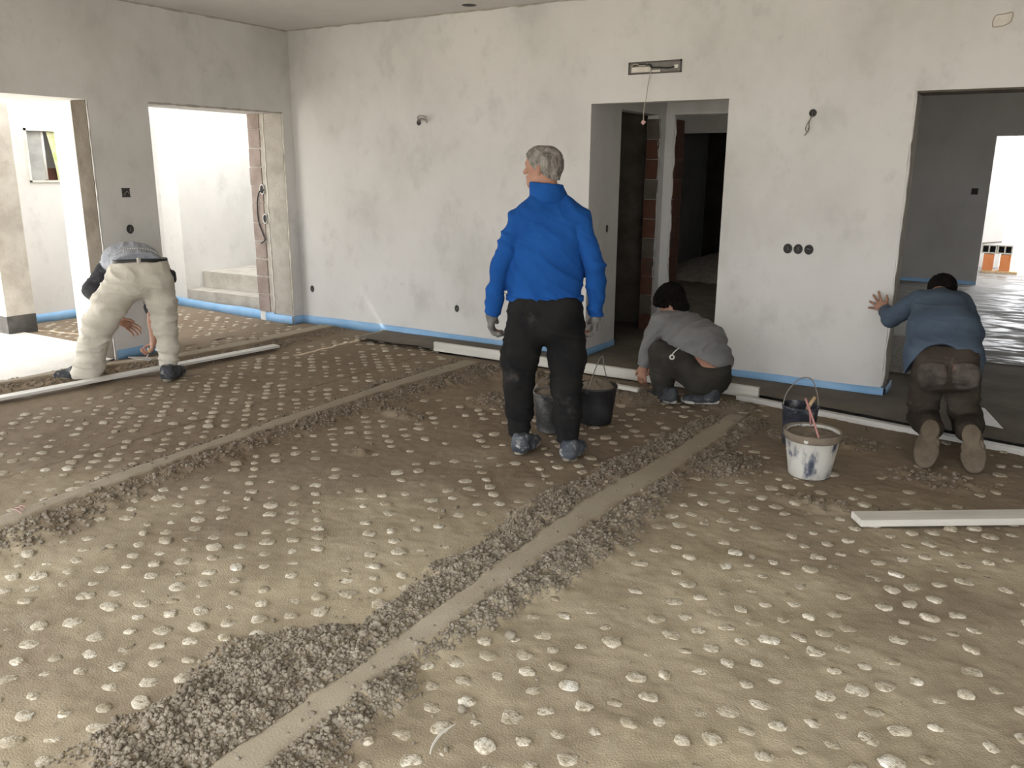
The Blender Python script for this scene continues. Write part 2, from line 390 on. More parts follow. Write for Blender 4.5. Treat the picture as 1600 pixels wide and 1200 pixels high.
boxes('wall_bright_room', [(-1.6, -0.9, YFAR + 0.12, 17.4, 0, 3.2), (-0.9, -0.45, 17.0, 17.2, 0, 3.2), (4.0, 4.2, YFAR + 0.12, 17.2, 0, 3.2)], MT['plaster'])

# stairwell, porch and outer walls on the open side
wall_outer = boxes('wall_outer', [(-9.4, -9.12, 4.73, 5.13, 0, 4.5), (-9.4, -9.12, 5.13, 5.68, 0, 1.505), (-9.4, -9.12, 5.13, 5.68, 2.03, 4.5),
                                  (-9.4, -9.12, 5.68, 6.68, 0, 4.5), (-9.4, -9.33, 5.13, 5.68, 1.505, 2.03), (-9.4, -8.78, 6.68, 9.4, 0, 4.5)], MT['plaster'])
boxes('wall_stair_end', [(-9.4, XL - 0.3, 9.2, 9.4, 0, 4.5)], MT['plaster'])
boxes('porch_slab', [(-8.95, XL - WT - 0.002, 1.4, 4.36, 2.205, 2.4)], MT['plaster'])
boxes('wall_porch_sunblock', [(-9.3, -9.0, 1.4, 4.75, 2.41, 4.5), (-9.3, XL - WT - 0.002, 1.3, 1.4, 2.41, 4.5)], MT['plaster'])  # unseen wall added to stop sun leaking in over the porch slab
boxes('column_porch', [(-8.95, -8.67, 4.45, 4.735, 0.19, 2.25), ], MT['concrete'])
boxes('column_porch_base', [(-8.955, -8.665, 4.445, 4.74, 0, 0.19)], material('dark_bitumen_base', [(0.05, 0.048, 0.045), (0.09, 0.085, 0.08)], 6, 5, 0.9, 0.3, 50, coord='World'))

# ------------------------------------------------------------------ stairs
st = boxes('stair_step', [(-8.779, XL - WT - 0.001, 6.685, 9.199, -0.05, 0.205)], MT['concrete'], None, None)
tag(st, 'low concrete bottom step behind blue strip in the bright stairwell', 'step', 'concrete stair steps')
st = boxes('stair_step', [(-8.779, XL - WT - 0.001, 6.93, 9.199, 0.206, 0.405)], MT['concrete'], None, None)
tag(st, 'second concrete stair step, above the bottom step in the bright stairwell', 'step', 'concrete stair steps')

# ------------------------------------------------------------------ blue foam edge strips
def strip(name, pts, h=0.088, t=0.008, seed=0, n_per=26, mat=None, kind='structure'):
    """thin wavy upright foam strip along a polyline of (x, y, outward normal given by left side)"""
    P = [Vector((x, y, 0)) for x, y in pts]
    V, Fq = [], []
    k0 = 0
    for a, b in zip(P, P[1:]):
        d = (b - a); L = d.length; d.normalize(); nrm = Vector((d.y, -d.x, 0))
        n = max(2, int(L * n_per))
        for i in range(n + 1):
            s = L * i / n
            w = 0.004 * vnoise(np.array([s * 3.1 + 7 * seed, 0.3]), seed + 1) + 0.004
            hh = h + 0.008 * vnoise(np.array([s * 2.0 + 3 * seed, 4.3]), seed + 2)
            base = a + d * s
            for (z, off) in ((-0.01, w), (hh * 0.5, w + 0.003), (hh, w), (hh, w + t), (hh * 0.5, w + t + 0.003), (-0.01, w + t)):
                q = base + nrm * off; V.append((q.x, q.y, z))
        for i in range(n):
            for c in range(6):
                A = k0 + i * 6 + c; B = k0 + i * 6 + (c + 1) % 6
                Fq.append((A, B, B + 6, A + 6))
        k0 = len(V)
    me = bpy.data.meshes.new(name); me.from_pydata(V, [], Fq); me.update()
    o = link(name, me, mat or MT['blue'], None, True)
    b2 = bmesh.new(); b2.from_mesh(me); bmesh.ops.recalc_face_normals(b2, faces=b2.faces); b2.to_mesh(me); b2.free()
    o['kind'] = kind
    return o
strip('baseboard_back', [(XL + 0.012, YB), (-3.295, YB)], seed=1)
strip('baseboard_corridor', [(CX, YB + 0.012), (CX, 7.22)], seed=2)
strip('baseboard_back_pier', [(-2.115, YB), (-0.80, YB), (-0.80, YB + 0.3)], seed=3)
strip('baseboard_left', [(XL, 4.36), (XL, 4.9)], seed=4)
strip('baseboard_left_corner', [(XL, 6.478), (XL, YB - 0.012)], seed=5)
strip('baseboard_jamb', [(-7.04, 6.47), (XL - 0.004, 6.47)], seed=6)
strip('baseboard_stair', [(-9.1, 6.685), (-7.3, 6.52), (-7.045, 6.478)], h=0.1, seed=7)
strip('baseboard_outer', [(-9.12, 4.9), (-9.12, 6.68)], h=0.1, seed=8)
strip('baseboard_far', [(-1.93, YFAR), (-0.64, YFAR)], h=0.09, seed=9)
# ------------------------------------------------------------------ floor
STRIPS = [  # centre x at y samples, half width, y range, top height
    dict(y=[0.2, 1.4, 2.0, 2.6, 3.5, 4.2, 5.0, 5.5], x=[-1.70, -1.685, -1.68, -1.68, -1.67, -1.60, -1.56, -1.55], hw=[.06, .065, .055, .06, .08, .085, .085, .07], y0=0.3, y1=5.55, top=0.045),
    dict(y=[0.2, 1.9, 2.4, 3.0, 4.0, 4.9, 5.8], x=[-3.93, -3.95, -4.0, -4.04, -4.05, -4.05, -4.0], hw=[.06, .06, .06, .06, .06, .08, .09], y0=0.5, y1=5.95, top=0.042),
    dict(y=[2.0, 3.3, 4.0, 4.6, 5.4, 6.45], x=[-6.62, -6.58, -6.5, -6.26, -6.2, -6.2], hw=[.06, .05, .05, .08, .1, .09], y0=2.2, y1=6.5, top=0.055),
]
def strip_info(s, X, Y):
    xc = np.interp(Y, s['y'], s['x']); hw = np.interp(Y, s['y'], s['hw'])
    wob = 0.012 * vnoise(np.stack([Y * 6.0, np.full_like(Y, s['x'][0])], -1), 5) + 0.006 * vnoise(np.stack([Y * 19.0, np.full_like(Y, s['x'][0])], -1), 6)
    d = X - xc
    e = np.abs(d) - hw - wob
    act = sstep(s['y0'] - 0.05, s['y0'] + 0.1, Y) * (1 - sstep(s['y1'] - 0.1, s['y1'] + 0.06, Y))
    return d, e, act
BANKS = [  # (strip, side, y samples, bank width samples, height)
    (0, -1, [0.3, 1.1, 1.5, 1.8, 2.1, 2.5, 2.9, 3.5, 3.9, 4.7, 5.2, 5.6], [.3, .38, .42, .44, .25, .25, .27, .27, .32, .24, .15, .05], 0.055),
    (0, 1, [0.3, 1.2, 1.8, 2.0, 2.3, 2.5, 2.8, 3.1, 3.5, 4.0, 4.3, 4.7, 5.3, 5.7], [.12, .14, .17, .05, .1, .13, .2, .26, .31, .14, .06, .08, .12, .15], 0.05),
    (1, -1, [0.5, 2.0, 3.0, 4.0, 4.6, 5.2, 5.9], [.05, .08, .12, .1, .14, .2, .2], 0.03),
    (1, 1, [0.5, 1.9, 2.4, 2.8, 3.6, 4.2, 5.0, 5.8], [.3, .28, .22, .2, .2, .24, .26, .4], 0.034),
    (2, 1, [2.2, 3.2, 4.0, 4.6, 5.4, 6.4], [.2, .2, .12, .22, .22, .12], 0.035),
    (2, -1, [2.2, 3.2, 4.0, 4.6, 5.4, 6.4], [.1, .12, .1, .14, .12, .06], 0.035),
]
HEAPS = [(-2.55, 5.6, .42, .24, .10), (-1.75, 5.78, .3, .12, .03), (-3.45, 5.75, .55, .22, .035), (-0.95, 5.35, .4, .25, .03), (-0.3, 4.95, .35, .18, .02),
         (-3.2, 5.0, .25, .25, .02), (-3.55, 4.35, .16, .1, .035), (-3.3, 3.6, .12, .06, .025), (-1.35, 4.55, .2, .3, .03), (-0.75, 4.25, .25, .12, .02)]
def bank_field(X, Y):
    B = np.zeros_like(X)
    for (si, side, ys, ws, h) in BANKS:
        d, e, act = strip_info(STRIPS[si], X, Y)
        w = np.interp(Y, ys, ws)
        w = w * (1 + 0.28 * vnoise(np.stack([X * 3 + 9, Y * 4.2], -1), 17 + si) + 0.15 * vnoise(np.stack([X * 11, Y * 11], -1), 18))
        inside = (np.sign(d) == side) & (e > -0.02)
        t = np.clip(e, 0, None) / np.maximum(w, 1e-3)
        prof = np.clip(1 - t, 0, 1) ** 0.7 * (0.7 + 0.5 * np.sin(np.clip(t, 0, 1) * 3.1))
        B = np.maximum(B, np.where(inside, prof * h * act * np.clip(w / 0.15, 0.25, 1), 0))
    for (x, y, a, b, h) in HEAPS:
        r2 = ((X - x) / a) ** 2 + ((Y - y) / b) ** 2
        r2 = r2 * (1 + 0.4 * vnoise(np.stack([X * 5, Y * 5], -1), 23))
        B = np.maximum(B, h * np.clip(1 - r2, 0, 1))
    return B
def flat_field(X, Y):
    """(on-strip mask, strip top height)"""
    m = np.zeros_like(X); h = np.zeros_like(X)
    for s in STRIPS:
        d, e, act = strip_info(s, X, Y)
        k = (1 - sstep(-0.012, 0.012, e)) * act
        h = np.where(k > m, s['top'], h); m = np.maximum(m, k)
    return m, h
def height(X, Y):
    P = np.stack([X, Y], -1)
    base = 0.0035 * vnoise(P * 4.0, 1) + 0.003 * vnoise(P * 13.0, 2) + 0.0024 * vnoise(P * 37.0, 3)
    # trowel-dragged crusts
    base = base + 0.007 * np.clip(vnoise(P * np.array([6.0, 3.0]) + 5, 4) - 0.35, 0, 1) + 0.006 * np.clip(vnoise(P * 20 + 9, 8) - 0.55, 0, 1)
    B = bank_field(X, Y)
    k = np.clip(B / 0.02, 0, 1)
    lump = 0.011 * vnoise(P * 26, 9) + 0.008 * vnoise(P * 52, 10) + 0.008 * vnoise(P * 9, 11)
    z = base + B + k * lump
    m, h = flat_field(X, Y)
    top = h + 0.0012 * vnoise(P * 7, 12) + 0.0008 * vnoise(P * 30, 13)
    return z * (1 - m) + top * m

def grid_mesh(name, xs, ys, zf, ymap=None):
    X, Y = np.meshgrid(xs, ys, indexing='ij')
    if ymap is not None: Y = ymap(X, Y)
    Z = zf(X, Y)
    V = np.stack([X, Y, Z], -1).reshape(-1, 3)
    nx, ny = X.shape
    i = (np.arange(nx - 1)[:, None] * ny + np.arange(ny - 1)[None, :]).ravel()
    return mesh_np(name, V, np.stack([i, i + ny, i + ny + 1, i + 1], -1))

RES = 0.0138
YT = 6.13
def ytop(X):     # far edge of the rough floor: the shutter board and the rail, otherwise the wall
    return np.where(X < -4.62, YB, np.where(X < -1.75, YT, YT - (X + 1.75) * 0.17 - 0.03))
xs = np.arange(XL - 0.005, 1.3, RES); ys = np.linspace(0.25, 1.0, int(5.85 / RES))
def ymap(X, T):
    return 0.25 + (T - 0.25) / 0.75 * (ytop(X) - 0.25)
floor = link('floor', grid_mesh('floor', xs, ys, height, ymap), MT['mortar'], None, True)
floor['kind'] = 'structure'
boxes('floor_behind', [(XL, XR, YF - 0.3, 0.255, -0.06, 0.0), (1.29, XR, 0.255, 5.7, -0.06, 0.0)], MT['mortar'])

# smooth screed guide strips poking out of the floor: own thin surface, following the same profile
for s in STRIPS:
    yy = np.arange(s['y0'] + 0.06, s['y1'] - 0.02, 0.02); tt = np.linspace(-1, 1, 9)
    Yg, Tg = np.meshgrid(yy, tt, indexing='ij')
    xc = np.interp(Yg, s['y'], s['x']); hw = np.interp(Yg, s['y'], s['hw'])
    wob = 0.012 * vnoise(np.stack([Yg * 6.0, np.full_like(Yg, s['x'][0])], -1), 5) + 0.006 * vnoise(np.stack([Yg * 19.0, np.full_like(Yg, s['x'][0])], -1), 6)
    Xg = xc + Tg * (hw + wob + 0.004)
    Zg = height(Xg, Yg) + 0.003 - 0.006 * np.abs(Tg) ** 6
    V = np.stack([Xg, Yg, Zg], -1).reshape(-1, 3); nx, ny = Xg.shape
    i = (np.arange(nx - 1)[:, None] * ny + np.arange(ny - 1)[None, :]).ravel()
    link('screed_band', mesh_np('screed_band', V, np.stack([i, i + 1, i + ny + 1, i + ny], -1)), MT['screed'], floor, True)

def rough(a, f, z0):
    return lambda X, Y: z0 + a * vnoise(np.stack([X * f, Y * f], -1), 41) + 0.4 * a * vnoise(np.stack([X * f * 3.1, Y * f * 3.1], -1), 42)
o = link('floor_corridor', grid_mesh('floor_corridor', np.arange(-5.6, -1.9, 0.04), np.arange(6.15, 15.6, 0.05), rough(0.004, 6, 0.035)), MT['dark_screed'], None, True); o['kind'] = 'structure'
o = link('floor_opening', grid_mesh('floor_opening', np.arange(-1.94, 5.05, 0.04), np.linspace(0, 1, 60), rough(0.004, 5, 0.035),
        lambda X, T: (YT - (X + 1.75) * 0.17 + 0.02) * (1 - T) + T * 8.35), MT['dark_screed'], None, True); o['kind'] = 'structure'
o = link('floor_far_room', grid_mesh('floor_far_room', np.arange(-1.94, 5.05, 0.05), np.arange(8.3, 17.4, 0.05), rough(0.004, 4, 0.038)), MT['wet'], None, True); o['kind'] = 'structure'
boxes('floor_threshold', [(-8.95, XL - 0.02, 1.4, 4.6, -0.05, 0.012), (XL - WT, XL - 0.02, 4.3, 4.4, -0.05, 0.01)], MT['threshold'])
def porch_h(X, Y):
    P = np.stack([X, Y], -1)
    return 0.004 * vnoise(P * 5, 51) + 0.004 * vnoise(P * 17, 52) + 0.01 * np.clip(vnoise(P * 7, 53) - 0.3, 0, 1)
o = link('floor_stair_lobby', grid_mesh('floor_stair_lobby', np.arange(-9.13, XL + 0.01, 0.025), np.arange(4.55, 6.72, 0.025), porch_h), MT['mortar'], None, True); o['kind'] = 'structure'
ground = boxes('ground', [(-60, 60, -60, 60, -0.3, -0.06)], MT['ground'])

# ------------------------------------------------------------------ pale stud heads showing through the mortar, on a staggered 16 cm grid
def stud_variant(seed):
    r = np.random.default_rng(seed); n = 12
    V = []; a = np.arange(n) * 2 * np.pi / n
    sq = 1 / np.maximum(np.abs(np.cos(a)), np.abs(np.sin(a))) ** 0.55
    out = sq * (1 + 0.2 * vnoise(np.stack([np.cos(a) * 1.3 + seed, np.sin(a) * 1.3], -1), seed) + r.uniform(-.09, .09, n))
    for (k, z) in ((1.06, -0.014), (1.0, 0.0012), (0.86, 0.0042)):
        rz = z + (r.uniform(-.0012, .0012, n) if z >= 0 else 0)
        V.append(np.stack([np.cos(a) * out * k, np.sin(a) * out * k, np.broadcast_to(rz, (n,))], -1))
    V = np.concatenate(V + [np.array([[0, 0, 0.0044]])])
    F = []
    for rg in range(2):
        for i in range(n):
            j = (i + 1) % n
            F += [(rg * n + i, rg * n + j, (rg + 1) * n + j), (rg * n + i, (rg + 1) * n + j, (rg + 1) * n + i)]
    F += [(2 * n + i, 2 * n + (i + 1) % n, 3 * n) for i in range(n)]
    return V, np.array(F)
VAR = [stud_variant(k + 3) for k in range(10)]
cand = []
for i in range(-116, 17):
    for j in range(3, 84):
        if (i + j) % 2 == 0: continue
        x = 0.08 * i + 0.02; y = 0.08 * j + 0.02
        if x < -5.75 and not (x < -6.36): continue
        cand.append((x, y))
cand = np.array(cand)
cand = cand + RNG.normal(0, 0.004, cand.shape)
cx, cy = cand[:, 0], cand[:, 1]
lobby = (cx < -7.0) & (cy > 4.7) & (cy < 6.5) & (cx > -9.05)
mainr = (cx > -5.75) & (cy < ytop(cx) - 0.08) | ((cx < -6.38) & (cx > XL + 0.05) & (cy > 4.95) & (cy < 6.5))
fm, _h = flat_field(cx, cy); bk = bank_field(cx, cy)
pn = vnoise(np.stack([cx * 1.7, cy * 1.7], -1), 61)
hide = RNG.uniform(0, 1, len(cx)) < np.clip(0.08 + 0.7 * np.clip(pn - 0.1, 0, 1) + 0.16 * sstep(3.6, 5.4, cy - .5 * cx) + 0.5 * ((cx > -1.3) & (cy > 4.9)) + 0.45 * ((cx > -4.3) & (cx < -3.2) & (cy > 4.2)), 0, 0.9)
keep = (lobby | mainr) & (fm < 0.05) & (bk < 0.012) & ~hide
studs = cand[keep]
D = np.stack([studs[:, 0], studs[:, 1], np.full(len(studs), -CAMZ)], -1)
zz = D @ _F
uu = 800 + FPX * (D @ _R) / zz; vv = 600 - FPX * (D @ _U) / zz
inview = (uu > -30) & (uu < 1630) & (vv > 0) & (vv < 1230) & (zz > 0.2)
near = inview | ((studs[:, 0] < 1.2) & (studs[:, 0] > -3.5))
studs, zz, inview = studs[near], zz[near], inview[near]
order = np.argsort(zz + np.where(inview, 0, 100))
studs = studs[order]
hz = np.where(studs[:, 0] < -6.9, porch_h(studs[:, 0], studs[:, 1]), height(studs[:, 0], studs[:, 1]))
VM = []
for (V, F) in VAR:
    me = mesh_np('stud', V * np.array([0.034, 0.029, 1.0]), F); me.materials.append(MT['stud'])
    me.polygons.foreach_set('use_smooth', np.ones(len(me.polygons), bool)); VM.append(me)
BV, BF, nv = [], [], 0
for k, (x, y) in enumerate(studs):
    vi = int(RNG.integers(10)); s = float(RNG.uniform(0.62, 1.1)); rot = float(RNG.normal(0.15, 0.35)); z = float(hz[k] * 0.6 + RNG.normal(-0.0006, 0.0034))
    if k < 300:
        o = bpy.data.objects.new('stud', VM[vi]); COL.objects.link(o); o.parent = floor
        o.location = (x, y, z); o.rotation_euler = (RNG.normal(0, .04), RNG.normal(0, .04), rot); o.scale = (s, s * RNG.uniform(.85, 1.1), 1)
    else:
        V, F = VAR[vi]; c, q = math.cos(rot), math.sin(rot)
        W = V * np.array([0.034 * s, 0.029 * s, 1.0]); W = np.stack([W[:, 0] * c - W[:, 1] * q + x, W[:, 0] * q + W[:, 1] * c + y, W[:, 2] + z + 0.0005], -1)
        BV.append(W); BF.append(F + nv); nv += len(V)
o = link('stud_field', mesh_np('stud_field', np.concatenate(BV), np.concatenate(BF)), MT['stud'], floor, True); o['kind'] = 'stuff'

# ------------------------------------------------------------------ crumbs of mortar along the guide strips
_ico = bmesh.new(); bmesh.ops.create_icosphere(_ico, subdivisions=1, radius=1.0)
ICV = np.array([v.co[:] for v in _ico.verts]); ICF = np.array([[v.index for v in f.verts] for f in _ico.faces]); _ico.free()
def crumbs(n_try, xr, yr, seed, smin, smax):
    r = np.random.default_rng(seed)
    X = r.uniform(*xr, n_try); Y = r.uniform(*yr, n_try)
    B = bank_field(X, Y); m, _ = flat_field(X, Y)
    p = np.clip(B / 0.03, 0, 1) * (1 - m) + 0.004 + 0.01 * m
    k = r.uniform(0, 1, n_try) < p
    X, Y, B = X[k], Y[k], B[k]
    return X, Y, r.uniform(0, 1, len(X)) ** 2.2 * (smax - smin) + smin
parts = [crumbs(56000, (-2.35, -1.15), (0.9, 3.2), 3, 0.003, 0.0105), crumbs(20000, (-2.35, -1.0), (3.2, 5.8), 4, 0.004, 0.0125),
         crumbs(9000, (-4.5, -3.3), (1.6, 6.05), 5, 0.006, 0.015), crumbs(5000, (-3.4, -0.1), (4.2, 6.05), 6, 0.007, 0.018), crumbs(3500, (-6.7, -5.8), (3.0, 6.5), 7, 0.007, 0.016),
         crumbs(60000, (-5.5, 0.6), (1.0, 5.0), 8, 0.003, 0.008)]
X = np.concatenate([q[0] for q in parts]); Y = np.concatenate([q[1] for q in parts]); S = np.concatenate([q[2] for q in parts])
n = len(X)
H = height(X, Y)
jit = 1 + RNG.uniform(-0.42, 0.42, (n, len(ICV), 1))
sc = S[:, None, None] * (1 + RNG.uniform(-.3, .3, (n, 1, 3))) * np.array([1, 1, 0.85])
W = ICV[None] * jit * sc
ang = RNG.uniform(0, 6.28, n); c, q = np.cos(ang)[:, None], np.sin(ang)[:, None]
W = np.stack([W[..., 0] * c - W[..., 1] * q + X[:, None], W[..., 0] * q + W[..., 1] * c + Y[:, None], W[..., 2] + (H + S * 0.35)[:, None]], -1)
FF = (ICF[None] + (np.arange(n) * len(ICV))[:, None, None]).reshape(-1, 3)
o = link('mortar_crumbs', mesh_np('mortar_crumbs', W.reshape(-1, 3), FF), MT['crumb'], None, True)
tag(o, 'loose brown mortar crumbs heaped along the screed strips on the floor', 'mortar crumbs', kind='stuff')
print('crumbs', n, 'studs', len(studs))
# ------------------------------------------------------------------ boards, rails and planks
def board(name, p0, p1, w, t, z, mat, label, cat, group=None, z1=None):
    """plank from p0 to p1 (xy), width w across, thickness t, resting at height z"""
    p0 = Vector((p0[0], p0[1], z)); p1 = Vector((p1[0], p1[1], z if z1 is None else z1)); d = p1 - p0; L = d.length; d.normalize()
    o = MB().box(0, L, -w / 2, w / 2, 0, t, min(0.004, t * .2)).obj(name, mat)
    sd = Vector((0, 0, 1)).cross(d).normalized(); up = d.cross(sd)
    o.matrix_world = Matrix(((d.x, sd.x, up.x, p0.x), (d.y, sd.y, up.y, p0.y), (d.z, sd.z, up.z, p0.z), (0, 0, 0, 1)))
    return tag(o, label, cat, group)
board('shutter_board', (-4.62, 6.165), (-1.58, 6.10), 0.035, 0.085, 0.012, MT['wood'], 'long pale board set on edge along the floor below the doorway', 'board')
board('screed_rail', (-1.72, 6.035), (0.75, 5.62), 0.055, 0.04, -0.004, MT['alu'], 'narrow pale rail lying in front of the wall pier, running behind the kneeling worker', 'rail')
board('straightedge', (-6.29, 2.3), (-5.9, 5.42), 0.095, 0.022, 0.02, MT['alu'], "long pale straightedge lying between the bending worker's feet", 'straightedge', z1=0.03)
board('wooden_plank', (-0.545, 4.075), (0.75, 4.945), 0.115, 0.035, 0.012, MT['wood'], 'pale flat plank lying alone on the studded floor, near the mortar bucket', 'plank')
q0, q1 = at_z(952, 600, .13), at_z(998, 606, .13)
board('wooden_batten', q0, q1, 0.045, 0.028, 0.11, MT['wood'], 'short pale batten lying on the mortar heap beside the crouching worker', 'batten', z1=.1)
fl = empty('steel_float', (-.08, 6.3, .04)); tag(fl, 'pointed grey steel float lying flat beyond the kneeling worker', 'float')
MB().prism([(-.26, 6.19), (.0, 6.1), (-.13, 6.58), (-.2, 6.6)], .042, .046).obj('blade', MP_STEEL if 'MP_STEEL' in globals() else MT['alu'], fl)
MB().tube(spline([(-.22, 6.22, .045), (-.2, 6.3, .085), (-.16, 6.42, .085), (-.15, 6.5, .045)], 5), .009, 8).obj('handle', MT['raw_wood'], fl, True)

# ------------------------------------------------------------------ buckets
MT['bucket_pale'] = material('splattered_bucket', [(0.03, 0.035, 0.05), (0.12, 0.13, 0.17), (0.45, 0.44, 0.41), (0.55, 0.54, 0.5)], 9, 6, 0.75, 0.3, 40, 0.34, 0.52, 0.3, stretch=(1, 1, .45), second=((0.3, 0.265, 0.2), 6, .62, .72))
MT['bucket_grey'] = material('grey_splattered_bucket', [(0.02, 0.02, 0.022), (0.06, 0.06, 0.06), (0.22, 0.215, 0.2)], 7, 6, 0.75, 0.3, 40, 0.36, 0.66, 0.3)
MT['bucket_black'] = material('black_bucket', [(0.012, 0.012, 0.013), (0.03, 0.03, 0.032)], 8, 5, 0.6, 0.2, 40, second=((0.16, 0.16, 0.16), 7, .66, .8))
MT['bucket_spots'] = material('spotted_dark_bucket', [(0.015, 0.017, 0.024), (0.04, 0.045, 0.06), (0.3, 0.3, 0.31)], 12, 6, 0.6, 0.2, 40, 0.35, 0.75)
MT['handle_pink'] = plain('pink_handle', (0.42, 0.2, 0.19), 0.5)
def bucket(x, y, rt, rb, h, mat, label, fill, heap, seed, tilt=0.0):
    e = empty('bucket', (x, y, 0)); tag(e, label, 'bucket', 'mortar buckets')
    T = Matrix.Translation((x, y, 0.006)) @ Matrix.Rotation(tilt, 4, 'Y')
    MB().lathe([(0, 0), (rb * .96, 0), (rb, .006), (rb + (rt - rb) * .5, h * .5), (rt * .985, h * .93), (rt, h * .935), (rt * 1.03, h * .95), (rt * 1.03, h), (rt * .985, h), (rt * .965, h * .93), (rb * .95, .012), (0, .01)], 36, T).obj('shell', mat, e, True)
    # mortar filling with a lumpy heap
    n, m = 40, 14; V = []; F = []
    for i in range(m + 1):
        rr = rt * .96 * i / m
        for k in range(n):
            a = 2 * math.pi * k / n; px, py = rr * math.cos(a), rr * math.sin(a)
            z = h * fill + heap * max(0, 1 - (rr / rt) ** 2) + (0.009 * float(vnoise(np.array([px * 40 + seed, py * 40]), seed)) + .006 * float(vnoise(np.array([px * 90 + seed, py * 90]), seed)))
            V.append(T @ Vector((px, py, z)))
    for i in range(m):
        for k in range(n): F.append((i * n + k, i * n + (k + 1) % n, (i + 1) * n + (k + 1) % n, (i + 1) * n + k))
    me = bpy.data.meshes.new('mortar_fill'); me.from_pydata(V, [], F); me.update()
    link('mortar_fill', me, MT['crumb'], e, True)
    for s in (-1, 1):
        MB().lathe([(0, -.006), (.012, -.006), (.014, 0), (.012, .006), (0, .006)], 12, T @ Matrix.Translation((0, s * rt * 1.0, h * .9)) @ Matrix.Rotation(math.pi / 2, 4, 'X')).obj('handle_lug', mat, e, True)
    return e, T
bx, by = -0.895, 4.66
e, T = bucket(bx, by, .15, .112, .255, MT['bucket_pale'], 'white-splattered bucket full of mortar, nearest the viewer, with a pink handle', .9, .02, 3)
MB().lathe([(.1465, .212), (.1535, .222), (.157, .24), (.158, .2565), (.15, .2595), (.142, .252)], 36, T).obj('mud_rim', MT['crumb'], e, True)
pa, pm, pb = at_z(1271, 681, .26), at_z(1239, 622, .40), at_z(1249, 664, .26)
_c = Vector((bx, by, .255))
MB().tube(spline([_c + Vector((.06, -.125, -.0)), _c + Vector((.0, -.06, .1)), _c + Vector((-.06, .02, .175)), _c + Vector((-.045, .08, .09)), _c + Vector((-.04, .125, .0))], 6), .0055, 8).obj('handle', MT['handle_pink'], e, True)
b2 = at_z(1251, 634, .25)
e, T = bucket(b2[0], b2[1], .108, .09, .25, MT['bucket_spots'], 'small dark spotted bucket with tall wire handle, standing behind the splattered bucket', .3, 0, 5)
_c = Vector((b2[0], b2[1], .255))
rv = Vector((math.cos(.5), math.sin(.5), 0))
MB().tube(spline([_c - rv * .108 - Vector((0, 0, .02)), _c - rv * .09 + Vector((0, 0, .08)), _c - rv * .02 + Vector((0, 0, .165)), _c + rv * .05 + Vector((0, 0, .165)), _c + rv * .095 + Vector((0, 0, .07)), _c + rv * .11 - Vector((0, 0, .02))], 7), .0035, 8).obj('wire_handle', MT['wire'], e, True)
br = empty('brush', tuple(_c + rv * .04 - Vector((0, 0, .15)))); tag(br, 'pale wooden tool handle sticking out of the small dark bucket', 'brush')
MB().tube([_c + rv * .03 + Vector((0, -.02, -.12)), _c + rv * .05 + Vector((0, -.02, -.01)), _c + rv * .085 + Vector((0, -.01, .055))], [.009, .012, .01], 10).obj('handle', MT['raw_wood'], br, True)
MB().lathe([(0, -.05), (.025, -.045), (.028, .0), (.016, .02), (0, .02)], 14, Matrix.Translation(_c + rv * .025 + Vector((0, -.02, -.16)))).obj('bristle_head', MT['black'], br, True)
g1, g2 = at_z(864, 672, 0), at_z(930, 660, 0)
e, T = bucket(g1[0], g1[1], .13, .108, .26, MT['bucket_grey'], "grey splattered bucket seen between the standing worker's legs", .88, .05, 7)
_c = Vector((g1[0], g1[1], .26)); rv = Vector((math.cos(.45), math.sin(.45), 0))
MB().tube(spline([_c - rv * .13, _c - rv * .1 + Vector((0, .05, .06)), _c + Vector((0, .08, .11)), _c + rv * .1 + Vector((0, .05, .06)), _c + rv * .13], 6), .0035, 8).obj('wire_handle', MT['wire'], e, True)
e, T = bucket(g2[0], g2[1], .138, .108, .255, MT['bucket_black'], "black bucket of mortar just beyond the standing worker's right leg", .9, .06, 9)
_c = Vector((g2[0], g2[1], .25))
MB().tube(spline([_c + Vector((.0, -.13, 0)), _c + Vector((.0, .0, .15)), _c + Vector((.015, .05, .2)), _c + Vector((.03, .05, .12)), _c + Vector((.02, .13, .02))], 6), .0035, 8).obj('wire_handle', MT['wire'], e, True)

# ------------------------------------------------------------------ electrical boxes, wires and marks on the walls
def wall_matrix(p, nrm_):
    return Matrix.Translation(Vector(p)) @ Vector(nrm_).to_track_quat('Z', 'Y').to_matrix().to_4x4()
def round_box(p, nv, r, label, ax=1.0, ay=1.0, group='wall socket boxes', ring=None, wires=1, seed=0):
    M = wall_matrix(p, nv)
    o = MB().lathe([(r * 1.0, -.002), (r * 1.06, .003), (r * .97, .006), (r * .86, .004), (r * .8, .0015), (0, .0012)], 20, M, ax, ay).obj('socket_box', MT['darkbox'], None, True)
    tag(o, label, 'socket box', group)
    rr = random.Random(seed)
    for k in range(wires):
        a = rr.uniform(0, 6.28); c, s = math.cos(a), math.sin(a)
        pts = [M @ Vector((r * ax * x_, r * ay * y_, z_)) for x_, y_, z_ in ((-.5 * c, -.5 * s, .002), (-.1 * s, .2 * c, .012), (.4 * c, .35 * s, .006))]
        MB().tube(spline(pts, 4), .0022, 6).obj('wire_end', MT['wire'], o, True)
    if ring:
        MB().lathe([(r * .95, 0), (r * 1.12, .004), (r * 1.15, .009), (r * 1.0, .011), (r * .9, .006)], 20, M, ax, ay).obj('rim', ring, o, True)
    return o
S = (0, -1, 0)
for k, (x, nm) in enumerate(((-1.586, 'leftmost'), (-1.509, 'middle'), (-1.430, 'rightmost'))):
    round_box((x, YB, 1.079), S, .034, 'round dark socket box, %s of the three in a row on the pier' % nm, .95, 1.05, 'row of three socket boxes', None, 2, k)
